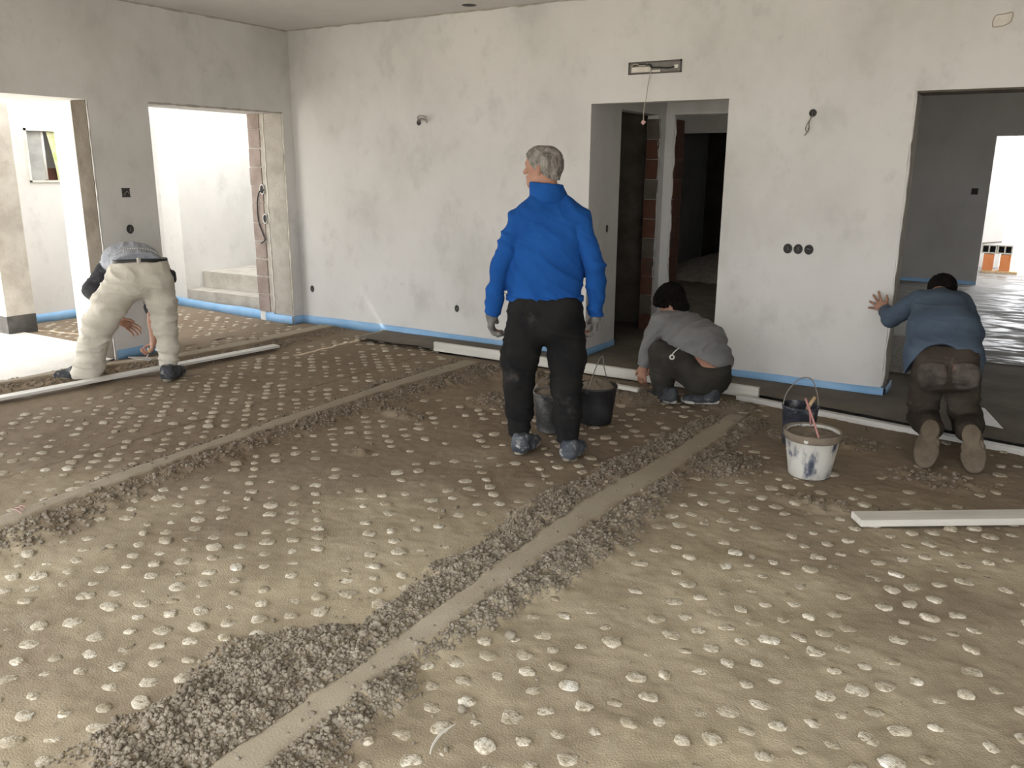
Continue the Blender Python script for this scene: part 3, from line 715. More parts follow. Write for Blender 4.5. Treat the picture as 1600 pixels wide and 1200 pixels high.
round_box((-4.683, YB, .34), S, .03, 'small round grey socket box low on the long white wall', .8, 1.1, seed=5)
round_box((-6.60, YB, .385), S, .032, 'dark socket box low beside the room corner', .8, 1.1, seed=6)
round_box((CX, 7.0, 1.14), (1, 0, 0), .03, 'dark socket hole on the corridor side wall', .6, 1.1, seed=7)
round_box((XL, 4.615, 1.127), (1, 0, 0), .036, 'round dark socket box on the pier between the two side openings', .95, 1.05, seed=8)
pj = at_y(410, 296, 6.47); round_box(pj, S, .038, 'upper oval socket box on the brick jamb of the stair opening', .85, 1.25, 'jamb socket boxes', MT['white_plastic'], 0)
pj2 = at_y(415, 342, 6.47); round_box(pj2, S, .038, 'lower oval socket box on the brick jamb of the stair opening', .85, 1.25, 'jamb socket boxes', MT['white_plastic'], 0)
pc = [at_y(u, v, 6.455) for u, v in ((412, 297), (405, 300), (402, 318), (404, 345), (409, 360), (412, 368), (414, 375), (408, 380))]
tag(MB().tube(spline([tuple(q) for q in pc], 5), .006, 8).obj('conduit_cable', MT['black'], None, True), 'black cable looping down from the upper socket box on the brick jamb', 'cable')
# square switch box
sq = empty('switch_box', (XL, 4.611, 1.44)); tag(sq, 'square dark switch box on the pier between the two side openings', 'switch box', 'wall socket boxes')
MB().box(XL, XL + .004, 4.574, 4.648, 1.404, 1.474).box(XL, XL + .008, 4.57, 4.652, 1.40, 1.406).box(XL, XL + .008, 4.57, 4.652, 1.472, 1.478).obj('box', MT['darkbox'], sq)
MB().tube(spline([(XL + .004, 4.59, 1.42), (XL + .02, 4.61, 1.45), (XL + .006, 4.635, 1.43)], 5), .004, 6).obj('wire_end', MT['wire'], sq, True)
sq = empty('switch_box', (-.811, YFAR, 1.386)); tag(sq, 'square dark switch box on the far grey wall beyond the wide opening', 'switch box', 'wall socket boxes')
MB().box(-.855, -.767, YFAR - .006, YFAR, 1.34, 1.43).obj('box', MT['darkbox'], sq)
MB().box(-.845, -.777, YFAR - .009, YFAR - .006, 1.35, 1.42).obj('cover', MT['black'], sq)
# wall-light wires
wl = round_box((-5.10, YB, 2.078), S, .024, 'small wire outlet with curling wires high on the long white wall', 1, 1, 'wall light outlets', None, 0)
for pts in ([(-5.1, YB - .01, 2.09), (-5.08, YB - .04, 2.13), (-5.02, YB - .06, 2.135), (-4.96, YB - .06, 2.12)], [(-5.1, YB - .01, 2.085), (-5.06, YB - .04, 2.11), (-5.0, YB - .05, 2.11), (-4.955, YB - .05, 2.09)],
            [(-5.09, YB - .01, 2.08), (-5.05, YB - .04, 2.1), (-4.99, YB - .05, 2.095), (-4.965, YB - .05, 2.07)]):
    MB().tube(spline(pts, 6), .0042, 6).obj('wire', MT['wire'], wl, True)
wr_ = round_box((-1.49, YB, 2.064), S, .026, 'small wire outlet with hanging wires high on the wall pier', 1, 1, 'wall light outlets', None, 1, 3)
for pts in ([(-1.49, YB - .008, 2.05), (-1.505, YB - .03, 2.0), (-1.5, YB - .035, 1.95), (-1.52, YB - .03, 1.92), (-1.53, YB - .03, 1.905), (-1.515, YB - .03, 1.925)],
            [(-1.488, YB - .008, 2.05), (-1.515, YB - .03, 1.99), (-1.525, YB - .035, 1.95), (-1.51, YB - .03, 1.93), (-1.505, YB - .03, 1.96)]):
    MB().tube(spline(pts, 6), .0036, 6).obj('wire', MT['wire'], wr_, True)
# emergency light recess above the doorway
lb = empty('lamp_recess', (-2.74, YB, 2.44)); tag(lb, 'open rectangular lamp recess above the doorway with wiring and a dangling cord', 'lamp recess')
MT['recess_grey'] = material('grey_metal_tray', [(0.16, 0.15, 0.14), (0.24, 0.225, 0.205)], 12, 4, 0.8)
b = MB()
for q in ((-2.965, -2.513, YB - .006, YB + .002, 2.397, 2.409), (-2.965, -2.513, YB - .006, YB + .002, 2.48, 2.492), (-2.965, -2.95, YB - .006, YB + .002, 2.397, 2.492), (-2.528, -2.513, YB - .006, YB + .002, 2.397, 2.492)): b.box(*q)
b.obj('frame', plain('dark_tray_edge', (.1, .093, .085), .8), lb)
MB().box(-2.955, -2.52, YB - .003, YB + .001, 2.405, 2.485).obj('tray', MT['recess_grey'], lb)
MB().box(-2.935, -2.77, YB - .008, YB - .003, 2.412, 2.452, .001).obj('cover_plate', MT['plaster_edge'], lb)
MB().box(-2.77, -2.69, YB - .008, YB - .003, 2.408, 2.425, .001).obj('terminal', MT['plaster_edge'], lb)
MB().box(-2.575, -2.54, YB - .012, YB - .003, 2.43, 2.455, .002).obj('connector', MT['white_plastic'], lb)
MB().tube(spline([(-2.93, YB - .012, 2.465), (-2.85, YB - .016, 2.47), (-2.77, YB - .016, 2.462), (-2.765, YB - .016, 2.445), (-2.7, YB - .014, 2.44), (-2.62, YB - .014, 2.432), (-2.57, YB - .014, 2.44)], 5), .006, 6).obj('wire', MT['black'], lb, True)
MB().tube(spline([(-2.94, YB - .012, 2.455), (-2.9, YB - .016, 2.475), (-2.84, YB - .016, 2.46), (-2.79, YB - .016, 2.472)], 5), .005, 6).obj('wire', MT['pale_wire'], lb, True)
MB().tube(spline([(-2.765, YB - .012, 2.445), (-2.77, YB - .018, 2.38), (-2.785, YB - .02, 2.3), (-2.79, YB - .02, 2.24), (-2.805, YB - .02, 2.15), (-2.81, YB - .02, 2.08), (-2.805, YB - .02, 2.045)], 6), .0028, 6).obj('cord', MT['pale_wire'], lb, True)
MB().box(-.016, .016, -.008, .008, -.016, .016, .003, Matrix.Translation((-2.808, YB - .02, 2.028)) @ Matrix.Rotation(.7, 4, 'Y')).obj('cord_end', MT['pink'], lb)
# leaf-shaped patch scratched high on the wall, and the hole in the ceiling
pp = [(-.405, 2.565), (-.41, 2.60), (-.395, 2.635), (-.35, 2.64), (-.305, 2.645), (-.305, 2.60), (-.315, 2.585), (-.345, 2.57), (-.38, 2.566), (-.405, 2.565)]
pm_ = tag(MB().tube(spline([(x, YB - .001, z) for x, z in pp], 4), .004, 6).obj('wall_mark', MT['pale_wire'], None, True), 'leaf-shaped grey outline around a patched hole high above the wide opening', 'wall mark')
MB().prism([(x, -z) for x, z in reversed(pp[:-1])], 0, .002, Matrix(((1, 0, 0, 0), (0, 0, -1, YB), (0, -1, 0, 0), (0, 0, 0, 1)))).obj('patch_fill', MT['plaster_edge'], pm_)
hc = at_z(733, 8, ZC)
hl = MB().lathe([(0, -.002), (.035, -.003), (.05, -.004), (.062, -.001), (.066, .001)], 24, Matrix.Translation((hc[0], hc[1], ZC))).obj('lamp_hole', MT['darkbox'], None, True)
tag(hl, 'dark round lamp hole in the ceiling near the long wall', 'lamp hole')

# ------------------------------------------------------------------ niche in the outer wall
nf = empty('wall_niche', (-9.2, 5.4, 1.505)); tag(nf, 'recessed wall niche with torn green sheet, seen through the side opening', 'niche')
fm = MB()
for q in ((-9.125, -9.105, 5.115, 5.69, 2.02, 2.045), (-9.125, -9.105, 5.115, 5.69, 1.492, 1.512), (-9.125, -9.105, 5.115, 5.135, 1.49, 2.045)): fm.box(*q)
fm.obj('frame', MT['plaster_edge'], nf)
MB().box(-9.33, -9.15, 5.135, 5.31, 1.512, 2.02).obj('back_plate', material('grey_niche_plaster', [(.3, .3, .29), (.4, .4, .385)], 6), nf)
MB().tube([(-9.16, 5.325, 1.52), (-9.16, 5.325, 2.02)], .016, 10).obj('pipe', MT['white_plastic'], nf, True)
MB().box(-9.33, -9.2, 5.34, 5.5, 1.512, 1.64).obj('brick', MT['brick_red'], nf)
V, F = [], []
for i in range(9):
    for j in range(9):
        y = 5.36 + .3 * i / 8; z = 1.47 + .55 * j / 8
        V.append((-9.13 + .03 * math.sin(i * 1.1 + j * .4) * (1 - j / 12), y + .06 * (1 - j / 8) * 1.2, z))
for i in range(8):
    for j in range(8): F.append((i * 9 + j, (i + 1) * 9 + j, (i + 1) * 9 + j + 1, i * 9 + j + 1))
me = bpy.data.meshes.new('green_sheet'); me.from_pydata(V, [], F); me.update()
link('green_sheet', me, material('green_torn_sheet', [(.36, .42, .16), (.5, .54, .26), (.62, .6, .45)], 9, 4, .8, second=((.45, .12, .05), 7, .68, .74)), nf, True)

# ------------------------------------------------------------------ far room: bricks against the light, pale slabs, rubble
def far_box(u0, v0, u1, v1, Y):
    a = at_y(u0, v0, Y); b_ = at_y(u1, v1, Y); return min(a[0], b_[0]), max(a[0], b_[0]), min(a[2], b_[2]), max(a[2], b_[2])
YK = 16.15
zb = at_y(1557, 430, YK)[2]
x0, x1, z0, z1 = far_box(1533, 426, 1583, 432, YK)
tag(MB().box(x0, x1 + .05, YK - .12, YK + .12, .03, .075, .004).obj('timber_plank', MT['raw_wood']), 'short wooden plank under the orange bricks in the bright far room', 'plank')
for k, (ua, ub, nm) in enumerate(((1536, 1552, 'the one nearer the dark wall edge'), (1562, 1579, 'the one nearer the bright light'))):
    xa = at_y(ua, 410, YK)[0]; xb = at_y(ub, 410, YK)[0]
    z1 = at_y(1557, 397, YK)[2]
    tag(MB().box(xa, xb, YK - .1, YK + .1, .076, z1, .006).obj('clay_brick', MT['terracotta']), 'upright orange clay brick in the bright far room, ' + nm, 'brick', 'orange far bricks')
za, zc = at_y(1557, 396, YK)[2], at_y(1557, 382, YK)[2]
for k, (ua, ub, nm) in enumerate(((1534, 1558, 'first'), (1558.6, 1583, 'second'))):
    xa = at_y(ua, 390, YK)[0]; xb = at_y(ub, 390, YK)[0]
    e = empty('hollow_block', ((xa + xb) / 2, YK, za)); tag(e, 'hollow grey block on top of the orange bricks, %s from the dark wall' % nm, 'block', 'hollow far blocks')
    t = (xb - xa); b = MB()
    b.box(xa, xb, YK - .1, YK + .1, za, za + .02).box(xa, xb, YK - .1, YK + .1, zc - .02, zc)
    for q in (0, .5, 1): b.box(xa + (t - .02) * q, xa + (t - .02) * q + .02, YK - .1, YK + .1, za + .02, zc - .02)
    b.obj('shell', MT['concrete'], e); MB().box(xa + .005, xb - .005, YK + .06, YK + .09, za + .02, zc - .02).obj('cell_back', MT['darkbox'], e)
ra, rb_ = at_y(1535, 381, YK - .05), at_y(1560, 375, YK - .05)
tag(MB().tube([(ra[0], ra[1], zc + .012), (rb_[0] + .05, rb_[1], zc + .05)], .012, 8).obj('metal_rod', MT['wire'], None, True), 'grey rod resting on the hollow blocks in the bright far room', 'rod')
boxes('floor_slab_near', [(-1.93, -.66, 7.45, 9.06, .03, .062)], material('speckled_slab', [(.2, .185, .16), (.36, .34, .31)], 30, 6, .9, .3, 60, coord='World'))
boxes('floor_slab_far', [(-1.93, -.8, 9.1, 10.4, .03, .075)], material('pale_slab', [(.42, .43, .4), (.52, .53, .5)], 4, 5, .9, .2, 60, coord='World'))
o = link('rubble_heap', grid_mesh('rubble_heap', np.arange(-5.2, -3.2, .04), np.arange(12.0, 15.0, .05),
     lambda X, Y: .02 + .3 * np.clip(1 - ((X + 4.2) / 1.0) ** 2, 0, 1) * sstep(12.0, 13.4, Y) + .03 * vnoise(np.stack([X * 14, Y * 14], -1), 71)), MT['joint'], None, True)
tag(o, 'pale rubble heap on the floor of the dark room beyond the doorway', 'rubble', kind='stuff')

# ------------------------------------------------------------------ small things lying on the floor
tw = [at_z(u, v, .012 + dz) for u, v, dz in ((672, 1178, 0), (676, 1165, .004), (686, 1150, .008), (697, 1140, .01), (712, 1131, .004))]
tag(MB().tube(spline([tuple(q) for q in tw], 5), [.0018 + .0025 * math.sin(k / 20 * 3.1) for k in range(21)], 7).obj('twig', MT['wood'], None, True), 'pale curved twig lying on the mortar in front', 'twig')
for k, (u, v, s, lb_) in enumerate(((797, 992, .03, 'rounded mortar lump standing on the floor beside the screed strip'), (722, 1106, .022, 'small brown stone lump lying near the pale twig'),
                                   (1176, 868, .02, 'dark pebble among the studs short of the splattered bucket'))):
    p = at_z(u, v, 0.015)
    r_ = np.random.default_rng(k + 5); W = ICV * s * (1 + r_.uniform(-.2, .2, (len(ICV), 1))) * np.array([1, .9, .8]) + np.array([p[0], p[1], float(height(np.array([p[0]]), np.array([p[1]]))[0]) + s * .5])
    o = link('mortar_lump', mesh_np('mortar_lump', W, ICF), MT['crumb'], None, True)
    sb = o.modifiers.new('round', 'SUBSURF'); sb.levels = 2; sb.render_levels = 2
    tag(o, lb_, 'lump', 'loose lumps')
for k in range(3):
    a, b_ = at_z(18 + k * 6, 795 - k * 2, .052), at_z(34 + k * 3, 802 - k * 5, .052)
    tag(MB().tube([tuple(a), tuple((a + b_) / 2 + np.array([0, 0, .006])), tuple(b_)], .0028, 6).obj('wire_scrap', MT['pink'], None, True),
        'thin pink wire offcut on the far screed strip, %s of three' % ('leftmost', 'middle', 'rightmost')[k], 'wire scrap', 'pink wire offcuts')
# ------------------------------------------------------------------ people: smooth blended surfaces from tapered limbs
def nrm(v):
    v = np.asarray(v, float); return v / np.linalg.norm(v)

def cap(a, b, ra, rb=None, k=0.025, side=None, ws=1.0):
    return (np.asarray(a, float), np.asarray(b, float), ra, ra if rb is None else rb, k, None if side is None else nrm(side), ws)
def limb(pts, rads, k=0.025, side=None, ws=1.0):
    return [cap(pts[i], pts[i + 1], rads[i], rads[i + 1], k, side, ws) for i in range(len(pts) - 1)]
def grow(prims, e):
    return [(a, b, ra + e, rb + e, k, s, w) for (a, b, ra, rb, k, s, w) in prims]

def sdf_mesh(name, prims, vox=0.006, cuts=(), bumps=None):
    items = list(prims) + [('cut',) + tuple(c) for c in cuts]
    solid = [q for q in items if not isinstance(q[0], str)]
    lo = np.min([np.minimum(a, b) - max(ra, rb) * max(w, 1) for a, b, ra, rb, k, s, w in solid], 0) - 3 * vox
    hi = np.max([np.maximum(a, b) + max(ra, rb) * max(w, 1) for a, b, ra, rb, k, s, w in solid], 0) + 3 * vox
    n = np.ceil((hi - lo) / vox).astype(int) + 1
    ax = [(lo[i] + vox * np.arange(n[i])).astype(np.float32) for i in range(3)]
    Fd = np.full(n, 0.3, np.float32)
    def do_cut(c):      # (point, normal, radius): remove what lies beyond the plane within that radius
        p, q, R = np.asarray(c[0], float), nrm(c[1]), c[2]
        i0 = np.clip(np.floor((p - R - lo) / vox).astype(int), 0, n - 1); i1 = np.clip(np.ceil((p + R - lo) / vox).astype(int) + 1, 1, n)
        sl = tuple(slice(i0[z], i1[z]) for z in range(3))
        X = ax[0][sl[0]][:, None, None] - p[0]; Y = ax[1][sl[1]][None, :, None] - p[1]; Z = ax[2][sl[2]][None, None, :] - p[2]
        pl = X * q[0] + Y * q[1] + Z * q[2]
        if len(c) > 3: pl = pl + c[3](X, Y, Z)
        m = (X * X + Y * Y + Z * Z) < R * R
        Fd[sl] = np.where(m, np.maximum(Fd[sl], pl), Fd[sl])
    for it in items:
        if isinstance(it[0], str):
            do_cut(it[1:]); continue
        a, b, ra, rb, k, s, w = it
        r = max(ra, rb) * max(w, 1) + k + 4 * vox
        i0 = np.clip(np.floor((np.minimum(a, b) - r - lo) / vox).astype(int), 0, n - 1); i1 = np.clip(np.ceil((np.maximum(a, b) + r - lo) / vox).astype(int) + 1, 1, n)
        sl = tuple(slice(i0[q], i1[q]) for q in range(3))
        X = ax[0][sl[0]][:, None, None]; Y = ax[1][sl[1]][None, :, None]; Z = ax[2][sl[2]][None, None, :]
        px, py, pz = X - a[0], Y - a[1], Z - a[2]
        ba = b - a
        if s is not None:
            t = (px * s[0] + py * s[1] + pz * s[2]) * (1 / w - 1)
            px, py, pz = px + t * s[0], py + t * s[1], pz + t * s[2]
            ba = ba + s * (ba @ s) * (1 / w - 1)
        bb = max(ba @ ba, 1e-9)
        h = np.clip((px * ba[0] + py * ba[1] + pz * ba[2]) / bb, 0, 1)
        d = np.sqrt((px - h * ba[0]) ** 2 + (py - h * ba[1]) ** 2 + (pz - h * ba[2]) ** 2) - (ra + (rb - ra) * h)
        A = Fd[sl]
        hh = np.maximum(k - np.abs(A - d), 0) / k
        Fd[sl] = np.minimum(A, d) - hh * hh * k * 0.25
    ins = Fd < 0
    cs = ins[:-1, :-1, :-1].astype(np.int8)
    cnt = np.zeros(np.array(n) - 1, np.int8)
    off = [(i, j, k) for i in (0, 1) for j in (0, 1) for k in (0, 1)]
    shp = np.array(n) - 1
    sub = lambda A, o: A[o[0]:o[0] + shp[0], o[1]:o[1] + shp[1], o[2]:o[2] + shp[2]]
    for o in off: cnt += sub(ins, o)
    act = (cnt > 0) & (cnt < 8)
    ci = np.argwhere(act)
    idx = np.full(shp, -1, np.int32); idx[act] = np.arange(len(ci))
    acc = np.zeros((len(ci), 3)); num = np.zeros(len(ci))
    for axis in range(3):
        for o in off:
            if o[axis]: continue
            o2 = list(o); o2[axis] = 1
            f0 = Fd[ci[:, 0] + o[0], ci[:, 1] + o[1], ci[:, 2] + o[2]]; f1 = Fd[ci[:, 0] + o2[0], ci[:, 1] + o2[1], ci[:, 2] + o2[2]]
            c = (f0 < 0) != (f1 < 0)
            t = np.where(c, f0 / np.where(c, f0 - f1, 1), 0)
            pt = np.array(o, float)[None] + 0; pt = np.repeat(pt, len(ci), 0); pt[:, axis] += t
            acc += pt * c[:, None]; num += c
    V = lo + vox * (ci + acc / num[:, None])
    Q = []
    for axis in range(3):
        u, v = (axis + 1) % 3, (axis + 2) % 3
        s0 = [slice(None)] * 3; s1 = [slice(None)] * 3; s0[axis] = slice(0, -1); s1[axis] = slice(1, None)
        e = np.argwhere(ins[tuple(s0)] != ins[tuple(s1)])
        e = e[(e[:, u] > 0) & (e[:, v] > 0) & (e[:, u] < shp[u]) & (e[:, v] < shp[v])]
        fl = ins[e[:, 0], e[:, 1], e[:, 2]]
        c4 = []
        for (du, dv) in ((0, 0), (-1, 0), (-1, -1), (0, -1)):
            w = e.copy(); w[:, u] += du; w[:, v] += dv
            c4.append(idx[w[:, 0], w[:, 1], w[:, 2]])
        q4 = np.stack(c4, -1)
        q4[~fl] = q4[~fl][:, ::-1]
        Q.append(q4)
    Q = np.concatenate(Q); Q = Q[(Q >= 0).all(1)]
    if bumps is not None:
        fn = np.cross(V[Q[:, 2]] - V[Q[:, 0]], V[Q[:, 3]] - V[Q[:, 1]])
        N = np.zeros_like(V)
        for k in range(4): np.add.at(N, Q[:, k], fn)
        N /= np.maximum(np.linalg.norm(N, axis=1, keepdims=True), 1e-9)
        V = V + N * bumps(V, N)[:, None]
    return mesh_np(name, V, Q)

def folds(freq, amp, seed, axis=None, lowamp=0.004):
    """cloth folds: ridged noise, tighter along `axis`"""
    def f(V, N):
        P = V.copy()
        if axis is not None:
            a = nrm(axis); t = P @ a
            P = P * freq * 0.45 + a[None] * (t * freq * 0.9)[:, None]
        else: P = P * freq
        w = 0.7 * np.stack([vnoise(P * 0.5 + 3, seed + 1), vnoise(P * 0.5 + 9, seed + 2), vnoise(P * 0.5 + 17, seed + 3)], -1)
        r = 1 - np.abs(vnoise(P + w, seed)); r2 = 1 - np.abs(vnoise(P * 2.1 + w, seed + 7))
        return amp * (r ** 2 * 1.3 - 0.7) + amp * 0.4 * (r2 ** 2 - 0.5) + lowamp * vnoise(V * 3.5, seed + 4)
    return f

def person_frame(base):
    n = np.array([base[0], base[1], 0.0]); D = np.linalg.norm(n); n = n / D
    r = np.array([n[1], -n[0], 0.0])
    def J(u, v, w=0.0):
        d = ray(u, v); t = (D + w) / (d @ n)
        return np.array([0, 0, CAMZ]) + d * t
    return J, r, n

UP = np.array([0, 0, 1.0])
def head_prims(C, f, u, neck):
    f = nrm(f); u = nrm(u - f * (np.asarray(u) @ f)); s = np.cross(f, u)
    P = lambda a, b, c=0.0: C + f * a + u * b + s * c
    pr = [cap(P(-.03, .025), P(.018, .028), .078, .076, .02, s, .96), cap(P(.03, .0), P(.05, -.075), .06, .036, .03),
          cap(P(.0, -.05, .038), P(.055, -.085, .012), .028, .026, .03), cap(P(.0, -.05, -.038), P(.055, -.085, -.012), .028, .026, .03),
          cap(P(.084, .012), P(.106, -.024), .008, .0135, .012), cap(P(.08, .022, -.032), P(.08, .022, .032), .013, .013, .012),
          cap(P(.084, -.05, -.016), P(.084, -.05, .016), .009, .009, .01), cap(P(.083, -.062, -.012), P(.083, -.062, .012), .009, .009, .01),
          cap(P(-.005, .012, .078), P(-.002, -.026, .074), .019, .012, .008, s, .42), cap(P(-.005, .012, -.078), P(-.002, -.026, -.074), .019, .012, .008, s, .42),
          cap(P(-.02, -.05), neck, .057, .062, .03)]
    return pr, P, s
def hair_obj(par, mat, C, f, u, P, s, name='hair', seed=1, thick=0.013, amp=0.005, low=.07, front=.05, nape=-.045):
    prims = [cap(P(-.03, .028), P(.018, .032), .078 + thick, .076 + thick, .02, s, .97), cap(P(-.05, -.01), P(-.05, nape), .06, .056 if nape < -.05 else .052, .03)]
    cuts = [(P(front, .02), f * .8 - u * .62, .3), (P(0, -low), -u, .3)]
    return link(name, sdf_mesh(name, prims, 0.0045, cuts, folds(70, amp, seed, None, 0.002)), mat, par, True)

def hand_prims(wr, d, pn, th, curl=(0.5, 0.6, 0.5), spread=0.0, s=1.0, thumb=(0.6, 0.8, 0.3), e=0.0):
    d = nrm(d); pn = nrm(pn - d * (np.asarray(pn) @ d)); th = np.asarray(th, float); th = nrm(th - d * (th @ d) - pn * (th @ pn))
    pr = [cap(wr, wr + d * .03 * s, .026 + e, .024 + e, .015, th, 1.2), cap(wr + d * .03 * s, wr + d * .078 * s, .0165 + e, .0165 + e, .015, th, 2.3)]
    L = [(.04, .026, .02), (.045, .029, .021), (.041, .027, .02), (.032, .021, .018)]
    for i in range(4):
        b = wr + d * (.086 - .004 * abs(i - 1.2)) * s + th * (.03 - i * .0205) * s
        dd = nrm(d + th * spread * (1.2 - i * .8)); a = 0
        for q in range(3):
            a += curl[q]
            v = dd * math.cos(a) + pn * math.sin(a)
            b2 = b + v * L[i][q] * s
            pr.append(cap(b, b2, (.0098, .0088, .0082)[q] + e, (.0088, .0082, .0072)[q] + e, .004)); b = b2
    b = wr + d * .028 * s + th * .03 * s + pn * .004
    v = nrm(d * thumb[0] + th * thumb[1] + pn * thumb[2]); b2 = b + v * .042 * s
    pr.append(cap(b, b2, .0135 + e, .011 + e, .012))
    v = nrm(d * (thumb[0] + .5) + th * thumb[1] * .55 + pn * (thumb[2] + .25)); pr.append(cap(b2, b2 + v * .032 * s, .0108 + e, .0085 + e, .004))
    return pr

def shoe(par, heel, fwd, up, mats, L=0.285, w=1.0, lift=0.0, seed=1, h=1.0, sw=1.0):
    """heel: point under the heel on the sole plane"""
    f = nrm(fwd); u = nrm(np.asarray(up, float) - f * (np.asarray(up, float) @ f)); s = np.cross(f, u); heel = np.asarray(heel, float)
    P = lambda a, b, c=0.0: heel + f * a * L + u * b + s * c * w
    up_pr = [cap(P(.14, .045), P(.45, .042), .043 * w, .046 * w, .02, s, 1.0), cap(P(.45, .036), P(.86, .026), .047 * w, .036 * w, .03, s, 1.12),
             cap(P(.16, .05), P(.17, .09 * h), .041 * w, .043 * w, .03), cap(P(.2, .08 * h), P(.5, .05), .036, .036, .03)]
    o = link('shoe', sdf_mesh('shoe', up_pr, 0.005, [(P(.4, .012), -u, .4), (P(.16, .118 * h), u, .12)], folds(30, .002, seed)), mats[0], par, True)
    # sole: rounded outline, two layers
    n = 28; V = []; prof = []
    for k in range(n):
        a = 2 * math.pi * k / n
        x = 0.5 + 0.52 * math.cos(a)
        wd = (0.046 if x > 0.5 else 0.039) - 0.015 * math.exp(-((x - .42) / .14) ** 2)
        y = math.copysign(abs(math.sin(a)) ** 0.75, math.sin(a)) * wd
        prof.append((x, y))
    for (b, g) in ((0.0, .95), (.004, 1.03), (.018, 1.05), (.024, .98)):
        V += [P(0.5 + (x - .5) * (1 + (g - 1) * .5), b + 0.012 * max(0, x - .8) / .2, y * g * sw) for x, y in prof]
    V += [P(.5, -0.0, 0), P(.5, .022, 0)]
    Fq = []
    for rgi in range(3):
        for k in range(n): Fq.append((rgi * n + k, rgi * n + (k + 1) % n, (rgi + 1) * n + (k + 1) % n, (rgi + 1) * n + k))
    for k in range(n):
        Fq.append(((k + 1) % n, k, 4 * n)); Fq.append((3 * n + k, 3 * n + (k + 1) % n, 4 * n + 1))
    me = bpy.data.meshes.new('sole'); me.from_pydata([tuple(v) for v in V], [], Fq); me.update()
    b2 = bmesh.new(); b2.from_mesh(me); bmesh.ops.recalc_face_normals(b2, faces=b2.faces); b2.to_mesh(me); b2.free()
    so = link('sole', me, mats[1], None, True); so.parent = o
    return o, P

def cloth(name, cols, scale=6, rough=0.95, bump=0.25, bscale=220, second=None, lo=.35, hi=.65, stretch=(1, 1, 1)):
    return material(name, cols, scale, 5, rough, bump, bscale, lo, hi, 0.15, second=second, stretch=stretch, bdist=0.004)
MP = {}
MP['skin'] = material('skin', [(0.3, 0.155, 0.105), (0.39, 0.215, 0.15)], 9, 4, 0.6, 0.15, 120, spec=0.35)
MP['hair_grey'] = material('grey_hair', [(0.075, 0.068, 0.06), (0.2, 0.185, 0.165), (0.33, 0.31, 0.285)], 45, 6, 0.8, 0.6, 160, 0.32, 0.68, 0.3, stretch=(1, 1, .35))
MP['hair_black'] = material('black_hair', [(0.004, 0.0035, 0.003), (0.01, 0.008, 0.007)], 60, 5, 0.9, 0.6, 160, spec=0.1, stretch=(1, 1, .35))
MP['blue_fleece'] = cloth('blue_fleece', [(0.009, 0.064, 0.25), (0.012, 0.08, 0.3)], 5, second=((0.02, 0.1, 0.31), 14, .62, .8), bump=.4, bscale=320)
MP['black_cloth'] = cloth('black_cloth', [(0.008, 0.008, 0.009), (0.016, 0.0155, 0.015)], 6, second=((0.075, 0.07, 0.065), 5, .6, .82))
MP['glove'] = cloth('grey_glove', [(0.11, 0.11, 0.105), (0.2, 0.2, 0.19)], 30, second=((0.3, 0.29, 0.27), 40, .6, .7))
MP['shoe_blue'] = cloth('dusty_blue_shoe', [(0.035, 0.042, 0.055), (0.1, 0.11, 0.125)], 14, second=((0.4, 0.39, 0.37), 22, .54, .66))
MP['sole_dusty'] = cloth('dusty_sole', [(0.2, 0.175, 0.14), (0.3, 0.27, 0.22)], 12)
MP['shirt_grey'] = cloth('grey_knit', [(0.27, 0.285, 0.32), (0.37, 0.385, 0.42)], 40, stretch=(1, 1, 1.0))
MP['sleeve_dark'] = cloth('dark_striped_sleeve', [(0.035, 0.036, 0.04), (0.06, 0.06, 0.066), (0.12, 0.12, 0.125)], 10, lo=.4, hi=.75)
MP['beige'] = cloth('dusty_beige_cloth', [(0.46, 0.43, 0.365), (0.56, 0.53, 0.46)], 5, second=[((0.32, 0.29, 0.235), 3.5, .58, .76)])
MP['shoe_dark'] = cloth('dark_shoe', [(0.03, 0.032, 0.036), (0.075, 0.08, 0.09)], 16, second=((0.26, 0.25, 0.235), 18, .56, .7))
MP['sweat_grey'] = cloth('grey_sweatshirt', [(0.155, 0.155, 0.155), (0.19, 0.19, 0.19)], 6, bump=.3)
MP['trouser_dark'] = cloth('dark_work_cloth', [(0.028, 0.026, 0.022), (0.045, 0.042, 0.036)], 6, second=((0.12, 0.11, 0.095), 6, .64, .8))
MP['shoe_white'] = cloth('pale_rubber', [(0.42, 0.41, 0.38), (0.55, 0.54, 0.5)], 20, second=((0.1, 0.09, 0.08), 26, .56, .62))
MP['sweater_blue'] = cloth('slate_blue_knit', [(0.058, 0.082, 0.118), (0.08, 0.11, 0.15)], 5, bump=.5, bscale=260)
MP['brown_cloth'] = cloth('dirty_brown_cloth', [(0.032, 0.025, 0.02), (0.06, 0.048, 0.039)], 5, second=[((0.15, 0.12, 0.105), 7, .6, .74)])
MP['grey_patch'] = cloth('grey_dirty_pocket', [(0.045, 0.038, 0.033), (0.1, 0.086, 0.076)], 14, second=((0.2, 0.12, 0.1), 6, .62, .72))
MP['mud_sole'] = cloth('muddy_sole', [(0.105, 0.083, 0.06), (0.165, 0.135, 0.1)], 8, bump=.6, bscale=70)
MP['leather'] = plain('black_leather', (0.012, 0.012, 0.012), 0.5)
MP['steel'] = material('dusty_steel', [(0.4, 0.385, 0.35), (0.55, 0.53, 0.5)], 8, 4, 0.45, 0.1, 60, metallic=0.3)

